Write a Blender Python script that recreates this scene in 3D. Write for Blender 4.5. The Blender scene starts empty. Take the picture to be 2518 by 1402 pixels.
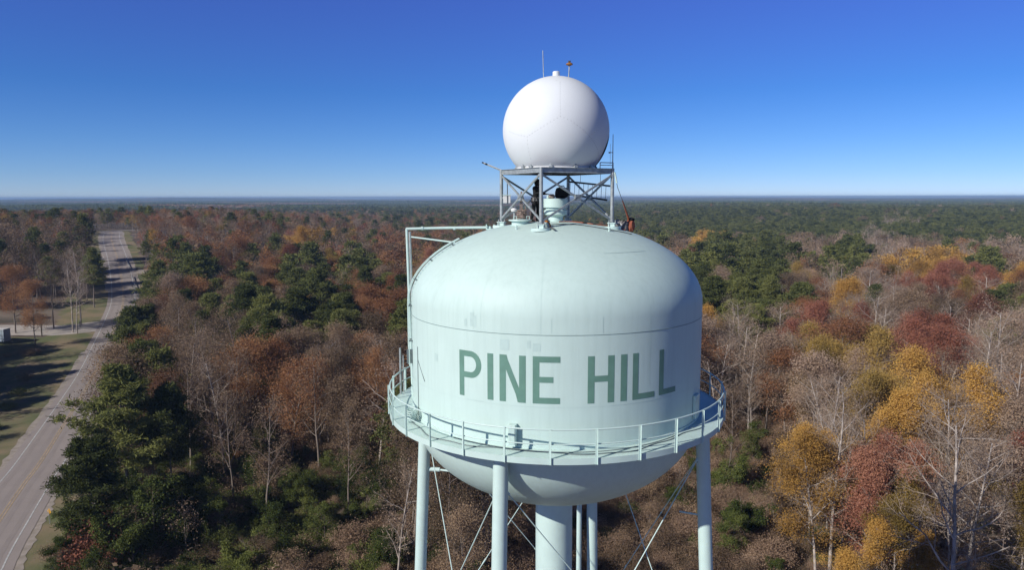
import bpy, math, random
import numpy as np
from mathutils import Vector, Matrix, noise

# ------------------------------------------------------------------ camera, world, sun, exposure
S = bpy.context.scene
CAMZ = 42.0
PITCH = math.radians(6.82)
FPX = 1811.0                       # focal length in pixels of a 2518 px wide frame
cam_d = bpy.data.cameras.new("camera")
cam_d.sensor_width = 36.0
cam_d.lens = FPX / 2518.0 * 36.0
cam_d.clip_start = 0.5
cam_d.clip_end = 40000.0
cam = bpy.data.objects.new("camera", cam_d)
S.collection.objects.link(cam)
cam.matrix_world = (Matrix.Translation((0, 0, CAMZ - 0.079)) @ Matrix.Rotation(math.radians(90) - PITCH, 4, 'X')
                    @ Matrix.Rotation(math.radians(-0.11), 4, 'Z'))
S.camera = cam

SUN_EL = math.radians(31.5)
SUN_DIR = Vector((-0.77 * math.cos(SUN_EL), -0.64 * math.cos(SUN_EL), math.sin(SUN_EL))).normalized()   # towards the sun
w = bpy.data.worlds.new("World")
S.world = w
w.use_nodes = True
nt = w.node_tree
bg = nt.nodes["Background"]
sky = nt.nodes.new("ShaderNodeTexSky")
sky.sky_type = 'NISHITA'
sky.sun_disc = False
sky.sun_elevation = SUN_EL
sky.sun_rotation = math.atan2(SUN_DIR.x, SUN_DIR.y)
sky.altitude = 0
sky.air_density = 0.6
sky.dust_density = 0.0
sky.ozone_density = 6.0
# late-autumn air: the clear sky is a deeper blue than the model gives
tcw = nt.nodes.new("ShaderNodeTexCoord"); sxyz = nt.nodes.new("ShaderNodeSeparateXYZ")
nt.links.new(tcw.outputs["Generated"], sxyz.inputs[0])
# the earth curves away: the sky goes on a little below eye level
mxz = nt.nodes.new("ShaderNodeMath"); mxz.operation = 'MAXIMUM'; mxz.inputs[1].default_value = 0.004
nt.links.new(sxyz.outputs["Z"], mxz.inputs[0])
cxyz = nt.nodes.new("ShaderNodeCombineXYZ")
nt.links.new(sxyz.outputs["X"], cxyz.inputs[0]); nt.links.new(sxyz.outputs["Y"], cxyz.inputs[1]); nt.links.new(mxz.outputs[0], cxyz.inputs[2])
nt.links.new(cxyz.outputs[0], sky.inputs["Vector"])
skr = nt.nodes.new("ShaderNodeValToRGB")
nt.links.new(sxyz.outputs["Z"], skr.inputs[0])
_e = skr.color_ramp.elements
_stops = [(0.0, (0.86, 0.86, 1.04)), (0.028, (0.72, 0.82, 1.02)), (0.07, (0.60, 0.80, 1.06)), (0.135, (0.46, 0.76, 1.13)), (0.26, (0.66, 0.76, 1.39)), (0.40, (0.28, 0.38, 0.74)), (0.75, (0.13, 0.19, 0.38))]
for i_, (p_, c_) in enumerate(_stops):
    el_ = _e[0] if i_ == 0 else (_e[1] if i_ == 1 else _e.new(p_))
    el_.position = p_; el_.color = (c_[0] / 1.4, c_[1] / 1.4, c_[2] / 1.4, 1)
mxw = nt.nodes.new("ShaderNodeMix"); mxw.data_type = 'RGBA'; mxw.blend_type = 'MULTIPLY'; mxw.inputs[0].default_value = 1.0
nt.links.new(sky.outputs[0], mxw.inputs[6]); nt.links.new(skr.outputs[0], mxw.inputs[7])
nt.links.new(mxw.outputs[2], bg.inputs["Color"])
bg.inputs["Strength"].default_value = 0.14

sun_d = bpy.data.lights.new("sun", 'SUN')
sun_d.energy = 4.3
sun_d.angle = math.radians(0.53)
sun_d.color = (1.0, 0.955, 0.895)
sun = bpy.data.objects.new("sun", sun_d)
S.collection.objects.link(sun)
sun.rotation_euler = (-SUN_DIR).to_track_quat('-Z', 'Y').to_euler()
sun.location = (-60, -60, 90)

S.view_settings.view_transform = 'Standard'
S.view_settings.look = 'None'
S.view_settings.exposure = 0.0
S.view_settings.gamma = 1.0
S.cycles.max_bounces = 5
S.cycles.diffuse_bounces = 2
S.cycles.glossy_bounces = 2
S.cycles.transmission_bounces = 2
S.cycles.volume_bounces = 0
S.cycles.use_adaptive_sampling = True
S.cycles.adaptive_threshold = 0.02

HAZE = 0.00017

# ------------------------------------------------------------------ helpers
COL = S.collection
DEG = math.radians


def sstep(a, b, v):
    t = min(max((v - a) / (b - a), 0.0), 1.0)
    return t * t * (3 - 2 * t)


def left_hill(x, y):
    return sstep(-0.10, -0.42, x / max(y, 1.0)) if y > 0 else 0.0


def T(x, y):
    """terrain height: flat near the tower, a rise the road climbs on the left, a plantation hillside on the right, falling off with the earth's curvature"""
    d = math.hypot(x, y)
    z = -d * d / 1.5e7
    if d > 190 and y > 0:
        z += 23.0 * sstep(190, 430, d) * (1 - 0.5 * sstep(450, 1000, d)) * left_hill(x, y) * (1 - 0.8 * sstep(1200, 2500, d))
        z += 13.0 * sstep(470, 1150, d) * sstep(0.04, 0.24, x / y) * (1 - 0.6 * sstep(1250, 2100, d)) * (0.86 + 0.25 * noise.noise((x / 330, y / 500, 7.7)))
    k = min(max((d - 480) / 1500, 0), 1)
    if k > 0:
        z += k * (5.5 * noise.noise((x / 620, y / 620, 0.3)) + 2.5 * noise.noise((x / 210, y / 210, 4.3)))
    k2 = min(max((d - 3500) / 5000, 0), 1)
    if k2 > 0:
        z += k2 * (24 * noise.noise((x / 2300, y / 3000, 9.1)) + 8 * noise.noise((x / 700, y / 900, 2.1)) + 3)
    return z


def G(px, py, H=CAMZ):
    """terrain point seen at a pixel of the 2518 x 1402 photograph"""
    u = (px - 1259) / FPX
    v = (py - 701) / FPX
    Y = math.cos(PITCH) - v * math.sin(PITCH)
    Z = -math.sin(PITCH) - v * math.cos(PITCH)
    t = -H / Z
    if Y * t > 185 or t < 0:
        t = 180.0 / Y; st = 1.0
        while t < 3000:
            if H + Z * t < T(u * t, Y * t):
                break
            t += st
    return (u * t, Y * t)


def tag(o, label=None, cat=None, group=None, kind=None):
    if label: o["label"] = label
    if cat: o["category"] = cat
    if group: o["group"] = group
    if kind: o["kind"] = kind
    return o


def empty(name, loc=(0, 0, 0), rz=0.0):
    o = bpy.data.objects.new(name, None)
    o.empty_display_size = 0.5
    COL.objects.link(o)
    o.location = loc
    o.rotation_euler = (0, 0, rz)
    return o


def link_mesh(name, me, mats=None, parent=None):
    o = bpy.data.objects.new(name, me)
    COL.objects.link(o)
    if mats:
        for m in (mats if isinstance(mats, (list, tuple)) else [mats]):
            me.materials.append(m)
    if parent is not None:
        o.parent = parent
    return o


class MB:
    """collects simple shapes into one mesh"""
    def __init__(s):
        s.v = []; s.f = []; s.sm = []

    def add(s, vs, fs, smooth=False):
        b = len(s.v)
        s.v += [tuple(v) for v in vs]
        s.f += [tuple(i + b for i in f) for f in fs]
        s.sm += [smooth] * len(fs)
        return s

    def box(s, c, size, rz=0.0, M=None):
        x, y, z = size[0] / 2, size[1] / 2, size[2] / 2
        R = M if M is not None else Matrix.Rotation(rz, 3, 'Z')
        vs = [Vector(c) + R @ Vector((sx * x, sy * y, sz * z)) for sz in (-1, 1) for sy in (-1, 1) for sx in (-1, 1)]
        return s.add(vs, [(0, 2, 3, 1), (4, 5, 7, 6), (0, 1, 5, 4), (2, 6, 7, 3), (0, 4, 6, 2), (1, 3, 7, 5)])

    def bar(s, a, b, wdt, hgt):
        """square bar from a to b"""
        a = Vector(a); b = Vector(b)
        d = (b - a).normalized()
        up = Vector((0, 0, 1)) if abs(d.z) < 0.95 else Vector((0, 1, 0))
        sx = d.cross(up).normalized(); sy = sx.cross(d)
        vs = []
        for p in (a, b):
            for i, j in ((-1, -1), (1, -1), (1, 1), (-1, 1)):
                vs.append(p + sx * i * wdt / 2 + sy * j * hgt / 2)
        return s.add(vs, [(0, 3, 2, 1), (4, 5, 6, 7), (0, 1, 5, 4), (1, 2, 6, 5), (2, 3, 7, 6), (3, 0, 4, 7)])

    def tube(s, pts, r, n=10, cap=True, closed=False):
        pts = [Vector(p) for p in pts]
        N = len(pts)
        rs = r if isinstance(r, (list, tuple)) else [r] * N
        vs = []; prev = None
        for i, p in enumerate(pts):
            if closed:
                d = (pts[(i + 1) % N] - pts[i - 1]).normalized()
            else:
                d = (pts[min(i + 1, N - 1)] - pts[max(i - 1, 0)]).normalized()
            if prev is None:
                up = Vector((0, 0, 1)) if abs(d.z) < 0.9 else Vector((1, 0, 0))
                sx = d.cross(up).normalized()
            else:
                sx = (prev - d * prev.dot(d)).normalized()
            prev = sx
            sy = d.cross(sx)
            for k in range(n):
                a = 2 * math.pi * k / n
                vs.append(p + (sx * math.cos(a) + sy * math.sin(a)) * rs[i])
        fs = []
        for i in range(N if closed else N - 1):
            j = (i + 1) % N
            for k in range(n):
                l = (k + 1) % n
                fs.append((i * n + k, i * n + l, j * n + l, j * n + k))
        s.add(vs, fs, True)
        if cap and not closed:
            b = len(s.v) - len(vs)
            s.f.append(tuple(b + k for k in reversed(range(n)))); s.sm.append(False)
            s.f.append(tuple(b + (N - 1) * n + k for k in range(n))); s.sm.append(False)
        return s

    def lathe(s, prof, c=(0, 0, 0), n=48, a0=0.0, a1=2 * math.pi, smooth=True):
        full = abs(a1 - a0 - 2 * math.pi) < 1e-6
        m = n if full else n + 1
        vs = []
        for r, z in prof:
            for k in range(m):
                a = a0 + (a1 - a0) * k / n
                vs.append((c[0] + r * math.sin(a), c[1] - r * math.cos(a), c[2] + z))
        fs = []
        for i in range(len(prof) - 1):
            for k in range(n):
                l = (k + 1) % m if full else k + 1
                fs.append((i * m + k, i * m + l, (i + 1) * m + l, (i + 1) * m + k))
        return s.add(vs, fs, smooth)

    def disc(s, c, r, n=32):
        vs = [(c[0] + r * math.cos(2 * math.pi * k / n), c[1] + r * math.sin(2 * math.pi * k / n), c[2]) for k in range(n)]
        return s.add(vs, [tuple(range(n))])

    def ball(s, c, r, n=12, sz=1.0):
        prof = [(r * math.sin(math.pi * i / (n // 2 + 2)) + 1e-4, -r * sz * math.cos(math.pi * i / (n // 2 + 2))) for i in range(n // 2 + 3)]
        return s.lathe(prof, c, n)

    def build(s, name, mats=None, parent=None, bevel=0.0):
        me = bpy.data.meshes.new(name)
        me.from_pydata(s.v, [], s.f)
        me.polygons.foreach_set("use_smooth", s.sm)
        me.update()
        me.set_sharp_from_angle(angle=math.radians(34))
        o = link_mesh(name, me, mats, parent)
        if bevel:
            b = o.modifiers.new("bevel", 'BEVEL'); b.width = bevel; b.segments = 2; b.limit_method = 'ANGLE'
        return o


# ------------------------------------------------------------------ materials
def mat(name, col, rough=0.6, metal=0.0, var=0.0, scale=4.0, col2=None, bump=0.0, bscale=20.0, spec=0.5, detail=4.0, contrast=(0.35, 0.65)):
    m = bpy.data.materials.new(name)
    m.use_nodes = True
    t = m.node_tree; N = t.nodes; L = t.links
    b = N["Principled BSDF"]
    b.inputs["Roughness"].default_value = rough
    b.inputs["Metallic"].default_value = metal
    b.inputs["Specular IOR Level"].default_value = spec
    b.inputs["Base Color"].default_value = (*col, 1)
    tc = N.new("ShaderNodeTexCoord")
    if col2 is not None or var:
        nz = N.new("ShaderNodeTexNoise")
        nz.inputs["Scale"].default_value = scale
        nz.inputs["Detail"].default_value = detail
        L.new(tc.outputs["Object"], nz.inputs["Vector"])
        cr = N.new("ShaderNodeValToRGB")
        c2 = col2 if col2 is not None else tuple(c * (1 - var) for c in col)
        cr.color_ramp.elements[0].color = (*c2, 1); cr.color_ramp.elements[0].position = contrast[0]
        cr.color_ramp.elements[1].color = (*col, 1); cr.color_ramp.elements[1].position = contrast[1]
        L.new(nz.outputs["Fac"], cr.inputs["Fac"])
        L.new(cr.outputs["Color"], b.inputs["Base Color"])
    if bump:
        nb = N.new("ShaderNodeTexNoise")
        nb.inputs["Scale"].default_value = bscale
        nb.inputs["Detail"].default_value = 5
        L.new(tc.outputs["Object"], nb.inputs["Vector"])
        bp = N.new("ShaderNodeBump")
        bp.inputs["Strength"].default_value = bump
        bp.inputs["Distance"].default_value = 0.05
        L.new(nb.outputs["Fac"], bp.inputs["Height"])
        L.new(bp.outputs["Normal"], b.inputs["Normal"])
    return m


def foliage(name, ca, cb, cc, rough=0.7, trans=0.25, nscale=0.35):
    """leaf colour varies from clump to clump and from tree to tree"""
    ca, cb, cc = [(c[0] * 1.38, c[1] * 1.40, c[2] * 1.28) for c in (ca, cb, cc)]
    m = bpy.data.materials.new(name)
    m.use_nodes = True
    t = m.node_tree; N = t.nodes; L = t.links
    N.remove(N["Principled BSDF"])
    out = N["Material Output"]
    tc = N.new("ShaderNodeTexCoord"); oi = N.new("ShaderNodeObjectInfo")
    nz = N.new("ShaderNodeTexNoise"); nz.noise_dimensions = '4D'
    nz.inputs["Scale"].default_value = nscale; nz.inputs["Detail"].default_value = 6; nz.inputs["Roughness"].default_value = 0.75
    L.new(tc.outputs["Object"], nz.inputs["Vector"])
    mu = N.new("ShaderNodeMath"); mu.operation = 'MULTIPLY'; mu.inputs[1].default_value = 37.0
    L.new(oi.outputs["Random"], mu.inputs[0]); L.new(mu.outputs[0], nz.inputs["W"])
    ad = N.new("ShaderNodeMath"); ad.operation = 'MULTIPLY_ADD'; ad.inputs[1].default_value = 0.62; ad.inputs[2].default_value = -0.29
    L.new(oi.outputs["Random"], ad.inputs[0])
    sm = N.new("ShaderNodeMath"); sm.operation = 'ADD'
    n2 = N.new("ShaderNodeTexNoise"); n2.inputs["Scale"].default_value = 3.2; n2.inputs["Detail"].default_value = 2
    L.new(tc.outputs["Object"], n2.inputs["Vector"])
    a2 = N.new("ShaderNodeMath"); a2.operation = 'MULTIPLY_ADD'; a2.inputs[1].default_value = 0.7; a2.inputs[2].default_value = -0.35
    L.new(n2.outputs["Fac"], a2.inputs[0])
    a3 = N.new("ShaderNodeMath"); a3.operation = 'ADD'
    L.new(ad.outputs[0], a3.inputs[0]); L.new(a2.outputs[0], a3.inputs[1])
    L.new(nz.outputs["Fac"], sm.inputs[0]); L.new(a3.outputs[0], sm.inputs[1])
    cr = N.new("ShaderNodeValToRGB")
    e = cr.color_ramp.elements
    e[0].position = 0.22; e[0].color = (*ca, 1)
    e[1].position = 0.5; e[1].color = (*cb, 1)
    x = e.new(0.78); x.color = (*cc, 1)
    L.new(sm.outputs[0], cr.inputs["Fac"])
    df = N.new("ShaderNodeBsdfDiffuse"); tr = N.new("ShaderNodeBsdfTranslucent"); mx = N.new("ShaderNodeMixShader")
    mx.inputs[0].default_value = trans
    L.new(cr.outputs[0], df.inputs[0]); L.new(cr.outputs[0], tr.inputs[0])
    L.new(df.outputs[0], mx.inputs[1]); L.new(tr.outputs[0], mx.inputs[2])
    L.new(mx.outputs[0], out.inputs[0])
    return m


M = {}
M['tank'] = mat('mint_tank_paint', (0.60, 0.765, 0.705), 0.55, var=0.05, scale=0.7, bump=0.35, bscale=0.55, contrast=(0.3, 0.7), spec=0.3)
M['mint'] = mat('mint_steel_paint', (0.60, 0.765, 0.705), 0.45, var=0.06, scale=2.0)
M['letter'] = mat('green_lettering_paint', (0.15, 0.30, 0.235), 0.5, var=0.12, scale=3.0)
M['patch'] = mat('faded_touch_up_paint', (0.535, 0.70, 0.65), 0.5, var=0.08, scale=6.0)
M['seam'] = mat('weld_seam_grime', (0.20, 0.29, 0.28), 0.7)
M['radome'] = mat('white_radome_gelcoat', (0.79, 0.83, 0.84), 0.6, var=0.03, scale=1.0, spec=0.25)
M['bolt'] = mat('grey_bolt', (0.42, 0.44, 0.44), 0.5)
M['galv'] = mat('galvanised_steel', (0.46, 0.50, 0.49), 0.45, 0.35, var=0.3, scale=6.0)
M['black'] = mat('black_cloth', (0.006, 0.006, 0.007), 0.85, var=0.4, scale=9.0)
M['dark'] = mat('dark_steel', (0.07, 0.08, 0.09), 0.5, 0.3, var=0.3, scale=8)
M['white'] = mat('white_plastic', (0.75, 0.75, 0.72), 0.4, var=0.05, scale=5)
M['orange'] = mat('orange_webbing', (0.62, 0.20, 0.03), 0.7, var=0.3, scale=12)
M['redrope'] = mat('orange_red_rope', (0.42, 0.12, 0.06), 0.8, var=0.3, scale=20)
M['rope'] = mat('tan_rope', (0.36, 0.27, 0.22), 0.9, var=0.35, scale=18)
M['greycloth'] = mat('grey_canvas', (0.22, 0.21, 0.20), 0.9, var=0.4, scale=10)
M['skin'] = mat('skin', (0.38, 0.22, 0.15), 0.5)
M['amber'] = mat('amber_lens', (0.35, 0.16, 0.04), 0.25)
M['yellow'] = mat('yellow_sign_paint', (0.70, 0.36, 0.03), 0.5)
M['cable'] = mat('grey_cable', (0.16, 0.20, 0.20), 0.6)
M['asphalt'] = mat('weathered_asphalt', (0.36, 0.31, 0.28), 0.9, col2=(0.32, 0.275, 0.25), scale=0.22, bump=0.15, bscale=9, detail=9, contrast=(0.3, 0.7))
M['gravel'] = mat('pale_gravel', (0.42, 0.36, 0.31), 0.95, col2=(0.30, 0.26, 0.21), scale=0.9, detail=8)
M['linew'] = mat('white_road_paint', (0.66, 0.66, 0.63), 0.7, var=0.35, scale=1.5, detail=8)
M['liney'] = mat('faded_centre_line_paint', (0.58, 0.43, 0.26), 0.7, var=0.35, scale=1.2, detail=8)
M['verge'] = mat('dry_grass_verge', (0.26, 0.20, 0.115), 0.95, col2=(0.125, 0.14, 0.052), scale=0.16, bump=0.7, bscale=6, detail=10, contrast=(0.38, 0.62))
M['litter'] = mat('leaf_litter_ground', (0.23, 0.165, 0.12), 0.95, col2=(0.08, 0.06, 0.042), scale=0.11, bump=1.0, bscale=3.0, detail=12, contrast=(0.35, 0.65))
M['bark_dark'] = mat('dark_bark', (0.12, 0.09, 0.07), 0.9, var=0.35, scale=3.0)
M['bark_grey'] = mat('grey_bark', (0.27, 0.22, 0.18), 0.9, var=0.35, scale=2.0)
M['bark_pale'] = mat('pale_bark', (0.54, 0.47, 0.40), 0.85, col2=(0.24, 0.205, 0.18), scale=1.2)
M['twig_brown'] = mat('brown_twigs', (0.32, 0.215, 0.145), 0.9, var=0.3, scale=0.6)
M['twig_grey'] = mat('grey_twigs', (0.49, 0.385, 0.295), 0.9, var=0.3, scale=0.6)
M['wood'] = mat('weathered_post_wood', (0.10, 0.08, 0.06), 0.9)
# dirt streaks and mottling on the tank paint
_t = M['tank'].node_tree; _b = _t.nodes["Principled BSDF"]
_src = _b.inputs["Base Color"].links[0].from_socket
_tc = _t.nodes.new("ShaderNodeTexCoord"); _mp = _t.nodes.new("ShaderNodeMapping"); _mp.inputs["Scale"].default_value = (5.0, 5.0, 0.28)
_t.links.new(_tc.outputs["Object"], _mp.inputs[0])
_n = _t.nodes.new("ShaderNodeTexNoise"); _n.inputs["Scale"].default_value = 1.0; _n.inputs["Detail"].default_value = 7; _n.inputs["Roughness"].default_value = 0.65
_t.links.new(_mp.outputs[0], _n.inputs["Vector"])
_r = _t.nodes.new("ShaderNodeValToRGB"); _r.color_ramp.elements[0].position = 0.28; _r.color_ramp.elements[0].color = (0.72, 0.76, 0.74, 1)
_r.color_ramp.elements[1].position = 0.55; _r.color_ramp.elements[1].color = (1, 1, 1, 1)
_t.links.new(_n.outputs["Fac"], _r.inputs[0])
_m = _t.nodes.new("ShaderNodeMix"); _m.data_type = 'RGBA'; _m.blend_type = 'MULTIPLY'; _m.inputs[0].default_value = 0.28
_t.links.new(_src, _m.inputs[6]); _t.links.new(_r.outputs[0], _m.inputs[7]); _t.links.new(_m.outputs[2], _b.inputs["Base Color"])
F = {}
F['pine'] = foliage('pine_needles', (0.050, 0.059, 0.023), (0.098, 0.108, 0.039), (0.165, 0.168, 0.058))
F['green'] = foliage('evergreen_leaves', (0.040, 0.054, 0.018), (0.078, 0.096, 0.030), (0.16, 0.175, 0.055))
F['brown'] = foliage('dry_brown_leaves', (0.11, 0.080, 0.058), (0.185, 0.128, 0.090), (0.27, 0.19, 0.135))
F['rust'] = foliage('rust_leaves', (0.135, 0.070, 0.045), (0.225, 0.105, 0.058), (0.32, 0.17, 0.088))
F['red'] = foliage('red_leaves', (0.15, 0.068, 0.050), (0.265, 0.102, 0.072), (0.34, 0.165, 0.115))
F['gold'] = foliage('golden_leaves', (0.21, 0.122, 0.042), (0.37, 0.205, 0.057), (0.48, 0.285, 0.085))
F['olive'] = foliage('olive_yellow_leaves', (0.13, 0.09, 0.03), (0.25, 0.17, 0.055), (0.36, 0.24, 0.08))
F['tan'] = foliage('pale_tan_leaves', (0.19, 0.135, 0.105), (0.28, 0.20, 0.155), (0.38, 0.27, 0.21))
F['vine'] = foliage('dead_vine_leaves', (0.10, 0.07, 0.05), (0.20, 0.135, 0.10), (0.30, 0.205, 0.155), nscale=0.8)

# ------------------------------------------------------------------ terrain
RD = [G(*p) for p in ((-190, 1620), (-80, 1402), (0, 1278), (60, 1190), (110, 1120), (212, 955), (263, 850), (289, 790), (303, 740), (300, 690), (290, 640), (279, 605), (274, 585), (277, 573), (288, 566))]
_q = Vector(RD[-1]); RD += [(_q.x + 25, _q.y + 28), (_q.x + 62, _q.y + 50), (_q.x + 110, _q.y + 68)]


def smooth_line(P, n=14):
    P = [Vector((*p[:2], 0)) for p in P]
    out = []
    for i in range(len(P) - 1):
        p0 = P[max(i - 1, 0)]; p1 = P[i]; p2 = P[i + 1]; p3 = P[min(i + 2, len(P) - 1)]
        for k in range(n):
            t = k / n
            out.append(0.5 * ((2 * p1) + (p2 - p0) * t + (2 * p0 - 5 * p1 + 4 * p2 - p3) * t * t + (3 * p1 - p0 - 3 * p2 + p3) * t ** 3))
    out.append(P[-1])
    return out


ROAD = smooth_line(RD)
ROADA = np.array([(p.x, p.y) for p in ROAD])


def road_dist(x, y):
    d = np.hypot(ROADA[:, 0] - x, ROADA[:, 1] - y)
    return float(d.min())


def ground_sheet():
    rings = [0, 60, 120] + list(range(180, 600, 6)) + [int(600 * 1.06 ** i) for i in range(0, 59)]
    n = 360
    vs = [(0, 0, 0)]; fs = []
    for r in rings[1:]:
        for k in range(n):
            a = 2 * math.pi * k / n
            x, y = r * math.sin(a), r * math.cos(a)
            vs.append((x, y, T(x, y)))
    for k in range(n):
        fs.append((0, 1 + (k + 1) % n, 1 + k))
    for i in range(len(rings) - 2):
        b = 1 + i * n
        for k in range(n):
            l = (k + 1) % n
            fs.append((b + k, b + l, b + n + l, b + n + k))
    m = MB(); m.add(vs, fs, True)
    o = m.build('ground', M['litter'])
    tag(o, kind='structure')
    return rings[-1]


R_MAX = ground_sheet()


def ribbon(name, line, o0, o1, z, m, jitter=0.0, skip=None):
    vs = []; fs = []
    rr = random.Random(name)
    N = len(line)
    for i, p in enumerate(line):
        d = (line[min(i + 1, N - 1)] - line[max(i - 1, 0)]).normalized()
        nrm = Vector((d.y, -d.x, 0))
        for o in (o0, o1):
            q = p + nrm * (o + rr.uniform(-jitter, jitter))
            vs.append((q.x, q.y, T(q.x, q.y) + z))
    for i in range(N - 1):
        if skip and skip(i): continue
        fs.append((2 * i, 2 * i + 1, 2 * i + 3, 2 * i + 2))
    mb = MB(); mb.add(vs, fs)
    return tag(mb.build(name, m), kind='structure')


ribbon('verge', ROAD[:120], -17, 12, 0.07, M['verge'], 1.5)
ribbon('verge', ROAD[119:], -10, 9, 0.07, M['verge'], 1.0)
ribbon('gravel_shoulder', ROAD, -5.6, 5.6, 0.10, M['gravel'], 0.3)
ribbon('road', ROAD, -4.7, 4.7, 0.13, M['asphalt'], 0.05)
ribbon('road_marking', ROAD, -3.62, -3.44, 0.145, M['linew'])
ribbon('road_marking', ROAD, 3.44, 3.62, 0.145, M['linew'])
ribbon('road_marking', ROAD, -0.27, -0.11, 0.145, M['liney'])
ribbon('road_marking', ROAD, 0.11, 0.27, 0.145, M['liney'])
M['track'] = mat('worn_wheel_track', (0.33, 0.285, 0.258), 0.85, col2=(0.30, 0.258, 0.234), scale=0.3, detail=8)
for o_ in (-2.65, -0.95, 0.95, 2.65):
    ribbon('wheel_track', ROAD, o_ - 0.33, o_ + 0.33, 0.137, M['track'], 0.06)
SIDE = smooth_line([G(262, 800), G(215, 806), G(150, 812), G(60, 812), G(-60, 812), G(-300, 815)], 8)
M['side'] = mat('pale_side_road', (0.50, 0.45, 0.40), 0.95, col2=(0.40, 0.36, 0.31), scale=0.4, detail=8)
ribbon('side_road', SIDE, -5.4, 5.4, 0.115, M['side'], 0.2)
SIDE2 = smooth_line([G(285, 633), G(250, 637), G(205, 640), G(120, 643)], 8)
ribbon('side_road', SIDE2, -4.0, 4.0, 0.115, M['side'], 0.2)
SIDE3 = smooth_line([G(305, 671), G(345, 669), G(372, 668)], 8)
ribbon('driveway', SIDE3, -3.5, 3.5, 0.115, M['gravel'], 0.2)
# yard left of the road, short dry grass; bare yard ground beyond the side road
def draped(name, quad, z, m, n=24):
    (a, b, c, d) = [Vector((*q, 0)) for q in quad]
    vs = []; fs = []
    for j_ in range(n + 1):
        for i_ in range(n + 1):
            u, v = i_ / n, j_ / n
            p = (a * (1 - u) + b * u) * (1 - v) + (d * (1 - u) + c * u) * v
            vs.append((p.x, p.y, T(p.x, p.y) + z))
    for j_ in range(n):
        for i_ in range(n):
            q = j_ * (n + 1) + i_
            fs.append((q, q + 1, q + n + 2, q + n + 1))
    mb = MB(); mb.add(vs, fs, True)
    return tag(mb.build(name, m), kind='structure')


draped('mown_grass', [G(-260, 1180), G(40, 1030), G(222, 830), G(-300, 826)], 0.04, mat('mown_grass', (0.18, 0.165, 0.075), 0.95, col2=(0.08, 0.098, 0.035), scale=0.2, bump=0.6, bscale=6, detail=10))
draped('yard_ground', [G(-60, 796), G(222, 786), G(228, 735), G(-30, 745)], 0.05, mat('yard_ground', (0.26, 0.20, 0.15), 0.95, col2=(0.09, 0.075, 0.05), scale=0.08, bump=0.6, bscale=6, detail=10), 40)

# ------------------------------------------------------------------ water tower
TX, TY = 1.77, 30.0
RT = 5.87


def P(az, r, h):
    """point at azimuth az (degrees, 0 = towards the camera, + right), radius r, h metres below the camera"""
    a = DEG(az)
    return Vector((TX + r * math.sin(a), TY - r * math.cos(a), CAMZ - h))


def dome_z(r):
    return CAMZ - 4.15 + 3.1 * math.sqrt(max(1 - (r / RT) ** 2, 0))


tower = empty('water_tower', (TX, TY, 0))
tag(tower, 'pale mint elevated water tank on four legs lettered PINE HILL', 'water tower')


def under(o, parent=tower):
    """parent while keeping world-space vertices where they are"""
    o.parent = parent
    o.matrix_parent_inverse = Matrix.Translation(parent.location).inverted() if parent.rotation_euler[2] == 0 else \
        (Matrix.Translation(parent.location) @ parent.rotation_euler.to_matrix().to_4x4()).inverted()
    return o


C0 = (TX, TY, CAMZ)
prof = []
for i in range(0, 33):
    a = math.pi / 2 * i / 32
    prof.append((max(RT * math.sin(a), 0.001), -4.15 + 3.1 * math.cos(a)))
prof += [(RT, -4.6), (RT, -5.6), (RT, -6.8), (RT, -8.0), (RT, -8.62)]
for i in range(1, 33):
    a = math.pi / 2 * i / 32
    prof.append((max(RT * math.cos(a), 0.001), -8.62 - 3.75 * math.sin(a)))
mb = MB(); mb.lathe(prof[::-1], C0, 128)
tank = under(mb.build('tank', M['tank']))


def surf_strip(az0, az1, h0, h1, off, n=10, m=4):
    """grid hugging the tank's surface (dome above h=4.15)"""
    vs = []; fs = []
    for j in range(m + 1):
        h = h0 + (h1 - h0) * j / m
        if h < 4.15:
            q = (4.15 - h) / 3.1; r = RT * math.sqrt(max(1 - q * q, 0)); nz = q / 3.1; nr = r / RT ** 2
        else:
            r = RT; nz = 0; nr = 1
        l = math.hypot(nz, nr)
        for i in range(n + 1):
            az = az0 + (az1 - az0) * i / n
            vs.append(P(az, r + off * nr / l, h - off * nz / l))
    for j in range(m):
        for i in range(n):
            a = j * (n + 1) + i
            fs.append((a, a + n + 1, a + n + 2, a + 1))
    return vs, fs


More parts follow.
